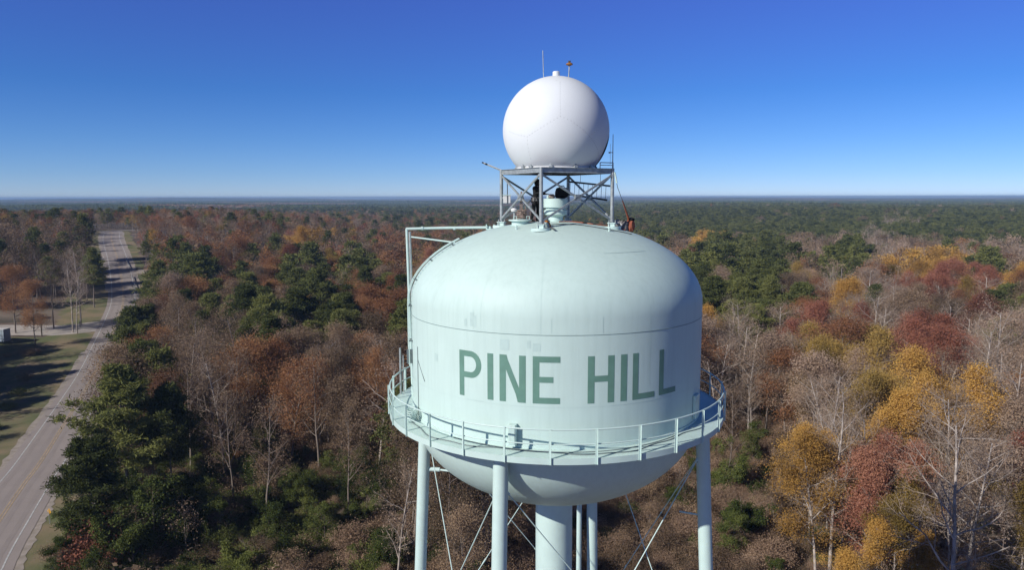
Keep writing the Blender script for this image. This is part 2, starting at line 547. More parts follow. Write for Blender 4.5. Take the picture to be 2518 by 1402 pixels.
mb = MB()
mb.lathe([(RT + 0.001, -0.012), (RT + 0.008, -0.006), (RT + 0.008, 0.006), (RT + 0.001, 0.012)], (TX, TY, CAMZ - 4.67), 128)
under(mb.build('weld_seam', M['seam']))
for az, h0, h1, wd in ((12.5, 4.05, 4.62, 0.09), (-4.5, 4.1, 4.6, 0.07), (30.5, 2.9, 6.6, 0.08), (46.0, 2.6, 3.7, 0.10), (-32, 3.9, 4.6, 0.06)):
    mb = MB(); vs, fs = surf_strip(az, az + wd, h0, h1, 0.006, 1, 12); mb.add(vs, fs, True)
    under(mb.build('weld_seam', M['patch']))
mb = MB()
for az0, az1, h in ((20, 46, 2.05),):
    vs, fs = surf_strip(az0, az1, h, h + 0.018, 0.008, 20, 1); mb.add(vs, fs, True)
under(mb.build('weld_seam', M['patch']))
for az0, az1, h0, h1 in ((-33.3, -31.6, 4.02, 4.5), (-31.6, -30.8, 4.12, 4.52), (-35.7, -34.6, 4.25, 4.52), (-21.8, -18.6, 4.86, 5.22),
                         (-12.6, -11.2, 4.86, 5.12), (-10.6, -8.0, 4.95, 5.22), (-51.5, -49.5, 5.72, 6.0), (-30.6, -29.8, 5.5, 5.7), (-35, -28, 7.1, 7.14)):
    mb = MB(); vs, fs = surf_strip(az0, az1, h0, h1, 0.004, 4, 3); mb.add(vs, fs, True)
    under(mb.build('paint_patch', M['patch']))

for h in (7.13,):
    mb = MB(); vs, fs = surf_strip(-85, 85, h, h + 0.015, 0.0035, 80, 1); mb.add(vs, fs, True)
    under(mb.build('weld_seam', M['patch']))
for az in (-75, -52, -29, -8, 58, 78):
    mb = MB(); vs, fs = surf_strip(az, az + 0.05, 1.9, 4.64, 0.004, 1, 20); mb.add(vs, fs, True)
    under(mb.build('weld_seam', M['patch']))

# lettering: strips in (s, h), s = arc length along the shell, h = depth below the camera
HT, HB = 5.385, 7.013


def quadgrid(mb, c00, c10, c11, c01, n, m):
    """c.. = (s,h) corners; bent around the shell"""
    vs = []; fs = []
    for j in range(m + 1):
        v = j / m
        for i in range(n + 1):
            u = i / n
            s_ = (c00[0] * (1 - u) + c10[0] * u) * (1 - v) + (c01[0] * (1 - u) + c11[0] * u) * v
            h_ = (c00[1] * (1 - u) + c10[1] * u) * (1 - v) + (c01[1] * (1 - u) + c11[1] * u) * v
            vs.append(P(math.degrees(s_ / RT), RT + 0.005, h_))
    for j in range(m):
        for i in range(n):
            a = j * (n + 1) + i
            fs.append((a, a + n + 1, a + n + 2, a + 1))
    mb.add(vs, fs, True)


def rect(mb, s0, s1, h0, h1):
    quadgrid(mb, (s0, h0), (s1, h0), (s1, h1), (s0, h1), max(2, int(abs(s1 - s0) / 0.08)), 2)


def letter(ch, mb):
    mb and None
    under(mb.build('painted_letter', M['letter']))['label'] = 'green painted letter ' + ch


m_ = MB(); rect(m_, -3.90, -3.685, HT, HB)
rect(m_, -3.685, -3.40, HT, HT + 0.205); rect(m_, -3.685, -3.40, 6.135, 6.34)
cs, ch_ = -3.40, (HT + 6.34) / 2
ro_s, ro_h, t_ = 0.445, (6.34 - HT) / 2, 0.215
K = 18
for k in range(K):
    a0 = -math.pi / 2 + math.pi * k / K; a1 = -math.pi / 2 + math.pi * (k + 1) / K
    o0 = (cs + ro_s * math.cos(a0), ch_ + ro_h * math.sin(a0)); o1 = (cs + ro_s * math.cos(a1), ch_ + ro_h * math.sin(a1))
    i0 = (cs + (ro_s - t_) * math.cos(a0), ch_ + (ro_h - 0.205) * math.sin(a0)); i1 = (cs + (ro_s - t_) * math.cos(a1), ch_ + (ro_h - 0.205) * math.sin(a1))
    quadgrid(m_, i0, o0, o1, i1, 2, 1)
letter('P', m_)
m_ = MB(); rect(m_, -2.715, -2.49, HT, HB); letter('I', m_)
m_ = MB(); rect(m_, -2.255, -2.022, HT, HB); rect(m_, -1.555, -1.325, HT, HB)
quadgrid(m_, (-2.022, HT), (-2.0, HT), (-1.555, HB - 0.02), (-1.60, HB), 1, 10)
vs_l = [(-2.022, HT + 0.0), (-2.022, HT + 0.50), (-1.555, HB), (-1.555, HB - 0.50)]
quadgrid(m_, (-2.022, HT), (-2.022, HT + 0.50), (-1.555, HB), (-1.555, HB - 0.50), 1, 10)
letter('N', m_)
m_ = MB(); rect(m_, -1.085, -0.86, HT, HB); rect(m_, -0.86, -0.16, HT, HT + 0.21); rect(m_, -0.86, -0.39, 6.085, 6.287); rect(m_, -0.86, -0.16, HB - 0.21, HB); letter('E', m_)
m_ = MB(); rect(m_, 0.77, 1.003, HT, HB); rect(m_, 1.476, 1.713, HT, HB); rect(m_, 1.003, 1.476, 6.066, 6.276); letter('H', m_)
m_ = MB(); rect(m_, 1.95, 2.19, HT, HB); letter('I', m_)
m_ = MB(); rect(m_, 2.415, 2.645, HT, HB); rect(m_, 2.645, 3.37, HB - 0.20, HB); letter('L', m_)
m_ = MB(); rect(m_, 3.585, 3.815, HT, HB); rect(m_, 3.815, 4.50, HB - 0.20, HB); letter('L', m_)

# walkway
RW = 6.8
mb = MB()
mb.lathe([(RT - 0.02, -8.60), (RW - 0.03, -8.60), (RW - 0.03, -8.63), (RT - 0.02, -8.63)], C0, 128, smooth=False)
mb.f.reverse()
under(mb.build('walkway_deck', M['mint']))
mb = MB()
mb.lathe([(RW - 0.028, -8.60), (RW - 0.028, -8.585), (RW, -8.585), (RW, -8.80), (RW - 0.028, -8.80), (RW - 0.028, -8.632)], C0, 128, smooth=False)
under(mb.build('walkway_fascia', M['mint']))
mb = MB()
mb.lathe([(RT + 0.001, -8.50), (RT + 0.03, -8.50), (RT + 0.03, -8.598)], C0, 128, smooth=False)
under(mb.build('walkway_kick_angle', M['mint']))
for nm, h, r in (('top_rail', 7.62, 0.030), ('mid_rail', 8.11, 0.022)):
    mb = MB(); mb.tube([P(a, RW - 0.02, h) for a in np.arange(0, 360, 2.5)], r, 8, closed=True)
    under(mb.build(nm, M['mint']))
for k in range(28):
    az = -4.54 + 12.857 * k
    a = DEG(az)
    mb = MB()
    c = P(az, RW + 0.012, 0)
    mb.box((c.x, c.y, CAMZ - 8.20), (0.075, 0.014, 1.20), a)
    c2 = P(az + 0.30, RW + 0.04, 0)
    mb.box((c2.x, c2.y, CAMZ - 8.20), (0.012, 0.055, 1.20), a)
    under(mb.build('railing_post', M['mint']))
for k in range(14):                      # brackets below the deck
    az = -4.54 + 25.714 * k + 6.4
    mb = MB()
    mb.bar(P(az, RT - 0.02, 8.66), P(az, RW - 0.04, 8.66), 0.05, 0.055)
    under(mb.build('deck_bracket', M['mint']))

# legs, riser, braces
LEGAZ = (-21, 69, 159, -111)


def leg_pt(az, h):
    return P(az, 6.02 + 0.052 * (h - 8.7), h)


for az in LEGAZ:
    top = leg_pt(az, 8.66); bot = leg_pt(az, 42.0)
    mb = MB(); mb.tube([top, bot], 0.268, 28)
    lg = under(mb.build('leg', M['mint']))
    mb = MB(); mb.tube([leg_pt(az, 22.0), leg_pt(az, 22.05)], 0.285, 28)
    under(mb.build('leg_joint', M['mint']))
    mb = MB(); mb.box((bot.x, bot.y, 0.25), (1.5, 1.5, 0.5), DEG(az))
    under(mb.build('footing', M['gravel']))
mb = MB()
mb.lathe([(0.78, -41.9), (0.78, -12.45)], C0, 40)
under(mb.build('riser_pipe', M['mint']))
mb = MB()
mb.lathe([(0.78, -12.48), (0.98, -12.36), (1.12, -12.20)], C0, 40)
under(mb.build('riser_collar', M['mint']))
for i in range(4):
    a0, a1 = LEGAZ[i], LEGAZ[(i + 1) % 4]
    for (u, v) in ((a0, a1), (a1, a0)):
        for (h0, h1) in ((9.9, 22.0), (22.4, 34.0)):
            p0 = leg_pt(u, h0); p1 = leg_pt(v, h1)
            d = (p1 - p0).normalized()
            mb = MB(); mb.tube([p0 + d * 0.25, p1 - d * 0.25], 0.021, 8)
            rod = under(mb.build('brace_rod', M['mint']))
            mb = MB(); q = p0 + d * 0.3
            mb.tube([q, q + d * 0.22], 0.05, 8)
            mb.build('clevis', M['mint']).parent = rod
            q = p0 + d * ((p1 - p0).length * 0.62)
            mb = MB(); mb.tube([q, q + d * 0.30], 0.035, 8)
            mb.build('turnbuckle', M['mint']).parent = rod
    mb = MB(); mb.tube([leg_pt(a0, 22.02), leg_pt(a1, 22.02)], 0.10, 12)
    under(mb.build('strut', M['mint']))
# short stub and thin pipe from the left leg to the bowl
p0 = leg_pt(-111, 12.35)
mb = MB(); mb.tube([p0, p0 + Vector((0.75, -0.1, 0))], 0.10, 12); mb.tube([p0 + Vector((0.7, -0.1, 0)), p0 + Vector((2.0, -0.55, 0.0))], 0.045, 10)
under(mb.build('overflow_stub', M['mint']))
p0 = leg_pt(69, 12.6)
mb = MB(); mb.tube([p0, p0 + Vector((-0.9, 0.4, 0.0))], 0.035, 10)
under(mb.build('overflow_stub', M['mint']))
# drop pipe beside the rear leg
q = leg_pt(159, 9.2)
mb = MB(); mb.tube([Vector((q.x - 0.56, q.y - 0.1, CAMZ - 8.9)), Vector((q.x - 0.58, q.y - 0.1, 0.1))], 0.13, 14)
under(mb.build('drop_pipe', M['mint']))

# pipe frame at the left: pair of uprights, top pipe, brace
XL = TX - 6.13
zt = CAMZ - 1.40
Yf = 31.0
mb = MB()
mb.tube([(XL - 0.06, Yf, zt), (XL + 0.06, Yf + 0.05, CAMZ - 8.6)], 0.055, 12)
under(mb.build('conduit_upright', M['mint']))
mb = MB()
mb.tube([(XL + 0.07, Yf - 0.02, zt - 0.12), (XL + 0.17, Yf + 0.03, CAMZ - 8.6)], 0.05, 12)
under(mb.build('conduit_upright', M['galv']))
mb = MB()
xe = TX - 2.68
mb.tube([(XL - 0.09, Yf, zt), (XL + 1.6, Yf - 0.02, zt + 0.04), (xe, Yf - 0.1, zt + 0.06)], 0.055, 12)
under(mb.build('conduit_top_pipe', M['mint']))
for t in (0.16, 0.55):
    x = XL + (xe - XL) * t
    mb = MB(); mb.tube([(x, Yf - 0.02, zt + 0.02), (x + 0.09, Yf - 0.02, zt + 0.022)], 0.075, 12)
    under(mb.build('pipe_coupling', M['mint']))
zd = dome_z(math.hypot(xe - TX, Yf - 0.1 - TY))
mb = MB(); mb.tube([(xe, Yf - 0.1, zt + 0.10), (xe, Yf - 0.1, zd - 0.02)], 0.055, 12)
mb.box((xe, Yf - 0.1, zd + 0.02), (0.34, 0.30, 0.05))
for dx in (-0.15, 0.17):
    mb.tube([(xe + dx, Yf - 0.2, zd), (xe + dx, Yf - 0.2, zd + 0.22)], 0.025, 8)
under(mb.build('conduit_elbow', M['mint']))
xb = TX - 4.15
zb = dome_z(math.hypot(xb - TX, 30.7 - TY))
mb = MB(); mb.tube([(XL + 0.05, Yf, zt - 0.33), (xb, 30.7, zb + 0.03)], 0.035, 10)
under(mb.build('conduit_brace', M['mint']))

# roof ladder following the dome on the left
def ladder_pt(az, h, off):
    if h < 4.15:
        q = (4.15 - h) / 3.1; r = RT * math.sqrt(max(1 - q * q, 0)); nz = q / 3.1; nr = r / RT ** 2
    else:
        r = RT; nz = 0; nr = 1
    l = math.hypot(nz, nr)
    return P(az, r + off * nr / l, h - off * nz / l)


def dome_h(r):
    return 4.15 - 3.1 * math.sqrt(max(1 - (r / RT) ** 2, 0))


hs_ = [dome_h(r) for r in (3.9, 4.2, 4.5, 4.8, 5.05, 5.3, 5.5, 5.65, 5.77, 5.85)] + [4.3, 4.7, 5.2, 5.7, 6.2, 6.7]
lad = None
for az in (-75.5, -79.0):
    mb = MB(); mb.tube([ladder_pt(az, h, 0.14) for h in hs_], 0.020, 8)
    under(mb.build('ladder_rail', M['mint']))
for i in range(len(hs_) - 1):
    for k in range(2):
        h = hs_[i] + (hs_[i + 1] - hs_[i]) * k / 2
        mb = MB(); mb.tube([ladder_pt(-75.5, h, 0.14), ladder_pt(-79.0, h, 0.14)], 0.011, 6)
        under(mb.build('ladder_rung', M['mint']))
for h in hs_[1::3]:
    for az in (-75.5, -79.0):
        a = ladder_pt(az, h, 0.0); b = ladder_pt(az, h, 0.15)
        mb = MB(); mb.bar(a, b, 0.05, 0.05)
        under(mb.build('ladder_standoff', M['cable']))
mb = MB(); a = P(-77, RT + 0.10, 6.35); mb.box((a.x, a.y, a.z), (0.12, 0.25, 0.55), DEG(-77))
under(mb.build('ladder_foot_box', M['cable']))

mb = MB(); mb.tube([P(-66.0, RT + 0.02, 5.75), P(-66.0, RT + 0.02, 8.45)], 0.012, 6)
mb.tube([P(-66.0, RT + 0.02, 6.25), P(-59.0, RT + 0.02, 6.95)], 0.010, 6)  # slanting dark tube stands in for a shadow line cast on the shell
under(mb.build('conduit_and_shadow_line', M['cable']))
# tall stringer behind the left railing
mb = MB(); mb.tube([P(-101, 6.74, 6.55), P(-101, 6.74, 9.1)], 0.045, 10)
under(mb.build('ladder_stringer', M['galv']))
mb = MB(); mb.tube([P(-104, 6.74, 6.95), P(-104, 6.74, 9.1)], 0.03, 10)
under(mb.build('ladder_stringer', M['galv']))
# control box on the shell behind the railing
bx = P(-17.0, RT + 0.14, 8.12)
mb = MB(); mb.box(bx, (0.26, 0.26, 0.74), DEG(-17))
under(mb.build('control_box', M['mint'], bevel=0.01))
bx2 = P(-17.0, RT + 0.28, 8.12)
mb = MB(); mb.box(bx2, (0.20, 0.012, 0.60), DEG(-17))
under(mb.build('control_box_door', M['patch']))
mb = MB(); q = P(61, RT + 0.06, 7.95); mb.box(q, (0.5, 0.12, 0.9), DEG(61))
under(mb.build('shell_manway', M['mint'], bevel=0.02))

# roof vent, hatch, small fittings
mb = MB()
zv = CAMZ - 1.09
mb.lathe([(0.30, -0.1), (0.30, 0.22), (0.44, 0.30), (0.47, 0.31), (0.47, 0.47), (0.43, 0.49), (0.40, 0.50), (0.40, 0.58)], (TX, TY, zv), 36)
vent = under(mb.build('roof_vent', M['mint']))
mb = MB()
mb.lathe([(0.40, 0.58), (0.49, 0.59), (0.49, 0.93), (0.47, 0.945), (0.001, 0.955)], (TX, TY, zv), 36)
vc = mb.build('vent_cap', M['mint']); vc.parent = vent
HX, HY = 0.33, 29.5
hz = dome_z(math.hypot(HX - TX, HY - TY))
mb = MB()
mb.lathe([(0.34, -0.12), (0.34, 0.10), (0.47, 0.14), (0.46, 0.18), (0.001, 0.22)], (HX, HY, hz), 32)
hatch = under(mb.build('roof_hatch', M['mint']))
for dx in (-0.26, -0.02, 0.25):
    mb = MB(); mb.tube([(HX + dx, HY - 0.1, hz + 0.19), (HX + dx, HY - 0.1, hz + 0.31), (HX + dx + 0.12, HY - 0.1, hz + 0.31), (HX + dx + 0.12, HY - 0.1, hz + 0.19)], 0.018, 6)
    mb.build('hatch_handle', M['mint']).parent = hatch
for (x, y) in ((TX + 1.95, 28.2), (TX - 1.6, 28.3)):
    zz = dome_z(math.hypot(x - TX, y - TY))
    mb = MB(); mb.tube([(x, y, zz - 0.03), (x, y, zz + 0.10)], 0.035, 10); mb.ball((x, y, zz + 0.11), 0.05, 10)
    under(mb.build('roof_lug', M['mint']))

# ------------------------------------------------------------------ radar platform
plat = empty('steel_platform', (TX, TY, CAMZ - 1.1))
tag(plat, 'galvanised steel cross-braced frame standing on top of the mint tank', 'platform')
PAZ = (-17, 73, 163, 253)
RP = 2.30
PTOP = 1.03      # top of the frame above the camera


def pp(az, z, r=RP):
    return P(az, r, -z)


for az in PAZ:
    zb = dome_z(RP)
    mb = MB(); mb.tube([Vector((*pp(az, 0)[:2], zb + 0.16)), pp(az, PTOP)], 0.072, 14)
    under(mb.build('leg', M['galv']), plat)
    q = pp(az, 0)
    mb = MB(); mb.lathe([(0.001, 0.05), (0.36, 0.05), (0.37, -0.06)], (q.x, q.y, zb), 24)
    mb.box((q.x, q.y, zb + 0.10), (0.26, 0.26, 0.14), DEG(az))
    mb.box((q.x, q.y, zb + 0.185), (0.32, 0.32, 0.03), DEG(az))
    bp_ = under(mb.build('base_plate', M['mint']), plat)
    for sx in (-1, 1):
        for sy in (-1, 1):
            mb = MB(); mb.tube([(q.x + sx * 0.12, q.y + sy * 0.12, zb + 0.04), (q.x + sx * 0.12, q.y + sy * 0.12, zb + 0.30)], 0.02, 6)
            mb.build('anchor_bolt', M['galv']).parent = bp_
for i in range(4):
    a, b = PAZ[i], PAZ[(i + 1) % 4]
    A = pp(a, PTOP - 0.10); B = pp(b, PTOP - 0.10)
    d = (B - A).normalized()
    nrm = Vector((d.y, -d.x, 0))
    mb = MB()
    A2 = A + d * 0.075; B2 = B - d * 0.075
    mb.bar(A2, B2, 0.012, 0.19)
    for dz in (-0.095, 0.095):
        mb.bar(A2 + Vector((0, 0, dz)), B2 + Vector((0, 0, dz)), 0.10, 0.014)
    under(mb.build('edge_beam', M['galv']), plat)
    zb = dome_z(RP) + 0.30
    for (u, v, off) in ((a, b, 0.03), (b, a, -0.03)):
        lo = pp(u, 0); lo.z = zb
        hi = pp(v, PTOP - 0.24)
        dd = (hi - lo).normalized()
        mb = MB(); mb.bar(lo + dd * 0.05 + nrm * off, hi - dd * 0.05 + nrm * off, 0.05, 0.075)
        under(mb.build('cross_brace', M['galv']), plat)
    mid = (pp(a, 0) + pp(b, 0)) / 2; mid.z = (zb + CAMZ + PTOP - 0.24) / 2
    mb = MB(); mb.box(mid, (0.26, 0.11, 0.24), math.atan2(d.y, d.x))
    under(mb.build('gusset_plate', M['galv']), plat)
# deck joists and grating plate
mb = MB()
c = [pp(a, PTOP - 0.012, RP - 0.10) for a in PAZ]
top_ = [v + Vector((0, 0, 0.0)) for v in c]; bot_ = [v - Vector((0, 0, 0.03)) for v in c]
mb.add(top_ + bot_, [(0, 1, 2, 3), (7, 6, 5, 4), (0, 4, 5, 1), (1, 5, 6, 2), (2, 6, 7, 3), (3, 7, 4, 0)])
under(mb.build('deck_plate', M['dark']), plat)
for t in (0.25, 0.5, 0.75):
    A = pp(PAZ[0], PTOP - 0.11) * (1 - t) + pp(PAZ[1], PTOP - 0.11) * t
    B = pp(PAZ[3], PTOP - 0.11) * (1 - t) + pp(PAZ[2], PTOP - 0.11) * t
    mb = MB(); d = (B - A).normalized(); mb.bar(A + d * 0.06, B - d * 0.06, 0.06, 0.12)
    under(mb.build('joist', M['dark']), plat)
# corner guard, boom arm
A = pp(73, PTOP, RP + 0.02)
mb = MB()
d = (pp(-17, 0) - pp(73, 0)).normalized()
pts = [A, A + d * 0.62]
for q in pts:
    mb.tube([q + Vector((0, 0, -0.05)), q + Vector((0, 0, 0.22))], 0.018, 8)
mb.tube([pts[0] + Vector((0, 0, 0.22)), pts[1] + Vector((0, 0, 0.22))], 0.018, 8)
mb.tube([pts[0] + Vector((0, 0, 0.12)), pts[1] + Vector((0, 0, 0.12))], 0.014, 8)
under(mb.build('corner_guard', M['galv']), plat)
A = pp(253, PTOP - 0.02)
mb = MB(); mb.tube([A, Vector((A.x - 0.72, A.y - 0.3, A.z + 0.29))], 0.035, 10)
bm_ = under(mb.build('boom_arm', M['white']), plat)
mb = MB(); mb.tube([Vector((A.x - 0.58, A.y - 0.24, A.z + 0.234)), Vector((A.x - 0.66, A.y - 0.275, A.z + 0.266))], 0.04, 10)
mb.tube([Vector((A.x - 0.72, A.y - 0.3, A.z + 0.29)), Vector((A.x - 0.78, A.y - 0.325, A.z + 0.315))], 0.03, 10)
bt = mb.build('boom_tip', M['dark']); bt.parent = bm_

# ------------------------------------------------------------------ radome
RR = 2.125
RZ = CAMZ + 2.555
radome = empty('radome', (TX, TY, CAMZ + PTOP))
tag(radome, 'large white weather radar ball on the steel platform above the tank', 'radome')
a_lo = math.acos((CAMZ + PTOP + 0.06 - RZ) / RR)
prof = [(max(RR * math.sin(a_lo * i / 60), 0.001), RR * math.cos(a_lo * i / 60)) for i in range(61)]
mb = MB(); mb.lathe(prof[::-1], (TX, TY, RZ), 96)
under(mb.build('shell', M['radome']), radome)
mb = MB(); rb = RR * math.sin(a_lo)
mb.lathe([(rb + 0.03, 0.0), (rb + 0.03, 0.06), (rb - 0.01, 0.065)], (TX, TY, CAMZ + PTOP), 64, smooth=False)
under(mb.build('base_ring', M['white']), radome)
mb = MB(); mb.lathe([(0.15, -0.06), (0.14, 0.17), (0.12, 0.19), (0.001, 0.195)], (TX, TY, RZ + RR), 24)
under(mb.build('top_cap', M['radome']), radome)


def on_ball(px, py):
    """point of the radome seen at a pixel"""
    u = (px - 1259) / FPX; v = (py - 701) / FPX
    d = Vector((u, math.cos(PITCH) - v * math.sin(PITCH), -math.sin(PITCH) - v * math.cos(PITCH))).normalized()
    o = Vector((0, 0, CAMZ)) - Vector((TX, TY, RZ))
    b = o.dot(d); c = o.dot(o) - RR * RR
    k = b * b - c
    t = -b - math.sqrt(max(k, 0))
    return (o + d * t).normalized()


mb = MB()
lines = [[(1378, 207), (1378, 250), (1379, 291)], [(1379, 291), (1323, 324), (1297, 341), (1301, 378), (1308, 402)], [(1379, 291), (1405, 302), (1434, 324), (1450, 340)],
         [(1297, 341), (1270, 335), (1250, 326)], [(1378, 207), (1362, 200)], [(1450, 340), (1470, 372), (1472, 400)], [(1450, 340), (1473, 320)]]
for ln in lines:
    pts = [on_ball(*q) for q in ln]
    for i in range(len(pts) - 1):
        L_ = (pts[i + 1] - pts[i]).length * RR
        n = max(1, int(L_ / 0.125))
        for k in range(n):
            q = pts[i].lerp(pts[i + 1], k / n).normalized()
            mb.ball(Vector((TX, TY, RZ)) + q * RR, 0.015, 6)
under(mb.build('panel_bolts', M['bolt']), radome)
# dark open vent panel low on the right side
mb = MB(); vs = []; fs = []
for j in range(13):
    el = -4 - 38 * j / 12
    wd = math.sin(math.pi * (j + 0.6) / 13.2)
    for i in range(7):
        az = 83 + (-13 + 26 * i / 6) * wd
        e, a = DEG(el), DEG(az)
        vs.append((TX + 1.004 * RR * math.cos(e) * math.sin(a), TY - 1.004 * RR * math.cos(e) * math.cos(a), RZ + 1.004 * RR * math.sin(e)))
for j in range(12):
    for i in range(6):
        a = j * 7 + i
        fs.append((a, a + 7, a + 8, a + 1))
mb.add(vs, fs, True)
under(mb.build('vent_panel', M['black']), radome)
for az in (-40, -10, 25, 55, 90, 140, 200, 260, 305):
    q = P(az, rb + 0.05, -(PTOP + 0.05))
    mb = MB(); mb.box(q, (0.14, 0.14, 0.09), DEG(az)); mb.box(q + Vector((0, 0, 0.07)), (0.05, 0.08, 0.12), DEG(az))
    under(mb.build('clamp', M['galv']), radome)
# lightning rod and obstruction light
x = TX - 0.50; z0 = RZ + math.sqrt(RR ** 2 - 0.5 ** 2)
rod = MB(); rod.tube([(x, TY, z0 - 0.03), (x - 0.035, TY, z0 + 1.06)], 0.016, 8)
o = rod.build('lightning_rod', M['galv']); under(o, radome)
x = TX + 0.49
mb = MB(); mb.tube([(x, TY, z0 - 0.03), (x + 0.03, TY, z0 + 0.50)], 0.022, 8)
o = under(mb.build('light_mast', M['galv']), radome)
mb = MB(); mb.lathe([(0.05, 0), (0.14, 0.04), (0.12, 0.09), (0.05, 0.12), (0.001, 0.14)], (x + 0.03, TY, z0 + 0.47), 16)
u_ = mb.build('obstruction_light', M['amber']); u_.parent = o
mb = MB(); mb.tube([(x + 0.03, TY, z0 + 0.60), (x + 0.03, TY, z0 + 0.66)], 0.05, 10)
u_ = mb.build('lamp_cap', M['dark']); u_.parent = o

# ------------------------------------------------------------------ things on the tank roof
q = pp(73, PTOP)
wa = empty('whip_antenna', (q.x, q.y, CAMZ + PTOP))
tag(wa, 'thin grey whip antenna on the right corner of the steel platform', 'antenna')
mb = MB(); mb.tube([(0, 0, 0), (0, 0, 0.7), (0.0, 0, 1.33)], [0.022, 0.018, 0.012], 8); mb.build('mast', M['galv'], wa)
mb = MB(); mb.tube([(-0.15, 0, 0.62), (0.02, 0, 0.62)], 0.016, 6); mb.box((-0.13, 0, 0.62), (0.07, 0.05, 0.06)); mb.tube([(-0.10, 0, 0.15), (-0.10, 0, 0.95)], 0.006, 5)
mb.build('side_element', M['galv'], wa)

bx = empty('equipment_box', (-0.20, 30.45, CAMZ - 0.33))
tag(bx, 'small white equipment box hung beside the left leg of the steel platform', 'equipment box')
mb = MB(); mb.box((0, 0, 0.16), (0.30, 0.22, 0.32)); mb.build('case', M['white'], bx, bevel=0.012)
mb = MB(); mb.box((0, 0, 0.335), (0.36, 0.28, 0.025)); mb.build('lid', M['mint'], bx)
mb = MB(); mb.tube([(0.02, -0.12, 0.0), (0.02, -0.12, 0.86)], 0.018, 8); mb.build('rod', M['dark'], bx)
lq = pp(253, -0.1) - Vector((-0.20, 30.45, CAMZ - 0.33))
mb = MB(); mb.bar((0, 0, 0.20), lq, 0.04, 0.04); mb.build('bracket', M['galv'], bx)

cx, cy = 0.10, 29.9
cz = dome_z(math.hypot(cx - TX, cy - TY))
gd = empty('dome_sensor', (cx, cy, cz))
tag(gd, 'white dome sensor on a short grey post beside the roof hatch', 'sensor')
mb = MB(); mb.tube([(0, 0, -0.02), (0, 0, 0.50)], 0.045, 10); mb.build('post', M['galv'], gd)
mb = MB(); mb.lathe([(0.05, 0), (0.13, 0.02), (0.15, 0.09), (0.11, 0.18), (0.05, 0.22), (0.001, 0.23)], (0, 0, 0.50), 18); mb.build('dome', M['white'], gd)

# rope hanging from the brace and coiled on the hatch
rc = empty('rope_coil', (HX + 0.05, HY, hz + 0.20))
tag(rc, 'tan rope coil on the roof hatch with ends tied up to the brace', 'rope')
mb = MB(); pts = []
rr = random.Random(4)
for k in range(120):
    a = k * 0.33
    r_ = 0.20 + 0.03 * math.sin(k * 1.7) - 0.0006 * k
    pts.append((r_ * math.cos(a), r_ * math.sin(a), 0.02 + 0.003 * k + 0.012 * math.sin(k * 0.9)))
mb.tube(pts, 0.022, 6); mb.build('coil', M['rope'], rc)
for dx in (-0.05, 0.0, 0.05, 0.20):
    mb = MB(); mb.tube([(dx, 0, 0.2), (dx * 0.8 - 0.01, 0.0, 0.55), (dx * 0.3, 0.0, 1.10 if dx < 0.1 else 0.95)], 0.017, 6); mb.build('hanging_end', M['rope'], rc)

# black equipment bag on the vent
bg_ = empty('equipment_bag', (TX + 0.24, TY - 0.02, zv + 0.955))
tag(bg_, 'bulky black equipment bag sitting on the round roof vent', 'bag')


def lumpy(mb, c, size, seed, n=14, k=0.18, boxy=3.0):
    vs = []; fs = []
    for j in range(n + 1):
        th = math.pi * j / n
        for i in range(n * 2):
            ph = math.pi * i / n
            d = Vector((math.sin(th) * math.cos(ph), math.sin(th) * math.sin(ph), math.cos(th)))
            m_ = (abs(d.x) ** boxy + abs(d.y) ** boxy + abs(d.z) ** boxy) ** (-1 / boxy)
            s = m_ * (1 + k * noise.noise(d * 2.2 + Vector((seed, 0, 0))))
            vs.append((c[0] + d.x * s * size[0] / 2, c[1] + d.y * s * size[1] / 2, c[2] + d.z * s * size[2] / 2))
    for j in range(n):
        for i in range(n * 2):
            l = (i + 1) % (n * 2)
            fs.append((j * 2 * n + i, (j + 1) * 2 * n + i, (j + 1) * 2 * n + l, j * 2 * n + l))
    mb.add(vs, fs, True)


mb = MB(); lumpy(mb, (0, 0, 0.21), (0.50, 0.40, 0.42), 2.0, boxy=4.5); mb.build('bag_body', M['black'], bg_)
mb = MB(); mb.tube([(-0.12, -0.1, 0.38), (-0.08, -0.1, 0.50), (0.08, -0.1, 0.50), (0.12, -0.1, 0.38)], 0.02, 6); mb.build('handle', M['black'], bg_)
tb = empty('tool_bag', (TX - 0.17, TY - 0.12, zv + 0.955))
tag(tb, 'small brown tool pouch beside the black bag on the roof vent', 'tool bag')
mb = MB(); lumpy(mb, (0, 0, 0.08), (0.26, 0.2, 0.17), 5.0); mb.build('pouch', M['rope'], tb)
mb = MB(); mb.tube([(-0.15, 0, 0.0), (-0.15, 0, 0.12)], 0.05, 10); mb.build('bottle', M['mint'], tb)

# orange sling by the near leg
q = pp(-17, 0)
sl = empty('lifting_sling', (q.x + 0.20, q.y + 0.35, dome_z(1.9)))
tag(sl, 'orange lifting sling looped behind the near platform leg', 'sling')
mb = MB(); pts = []
vs = []; fs = []
for k in range(15):
    a = math.pi * k / 14
    x_, z_ = -0.19 * math.cos(a), 0.26 * math.sin(a)
    vs += [(x_, -0.05, z_), (x_, 0.05, z_), (x_ * 0.72, 0.05, z_ * 0.72), (x_ * 0.72, -0.05, z_ * 0.72)]
for k in range(14):
    for j in range(4):
        l = (j + 1) % 4
        fs.append((4 * k + j, 4 * k + l, 4 * k + 4 + l, 4 * k + 4 + j))
fs += [(3, 2, 1, 0), (56, 57, 58, 59)]
mb.add(vs, fs, True); mb.build('strap', M['orange'], sl)
mb = MB(); mb.bar((0.17, -0.02, 0.0), (0.28, -0.75, -0.06), 0.10, 0.012); mb.build('strap_tail', M['greycloth'], sl)

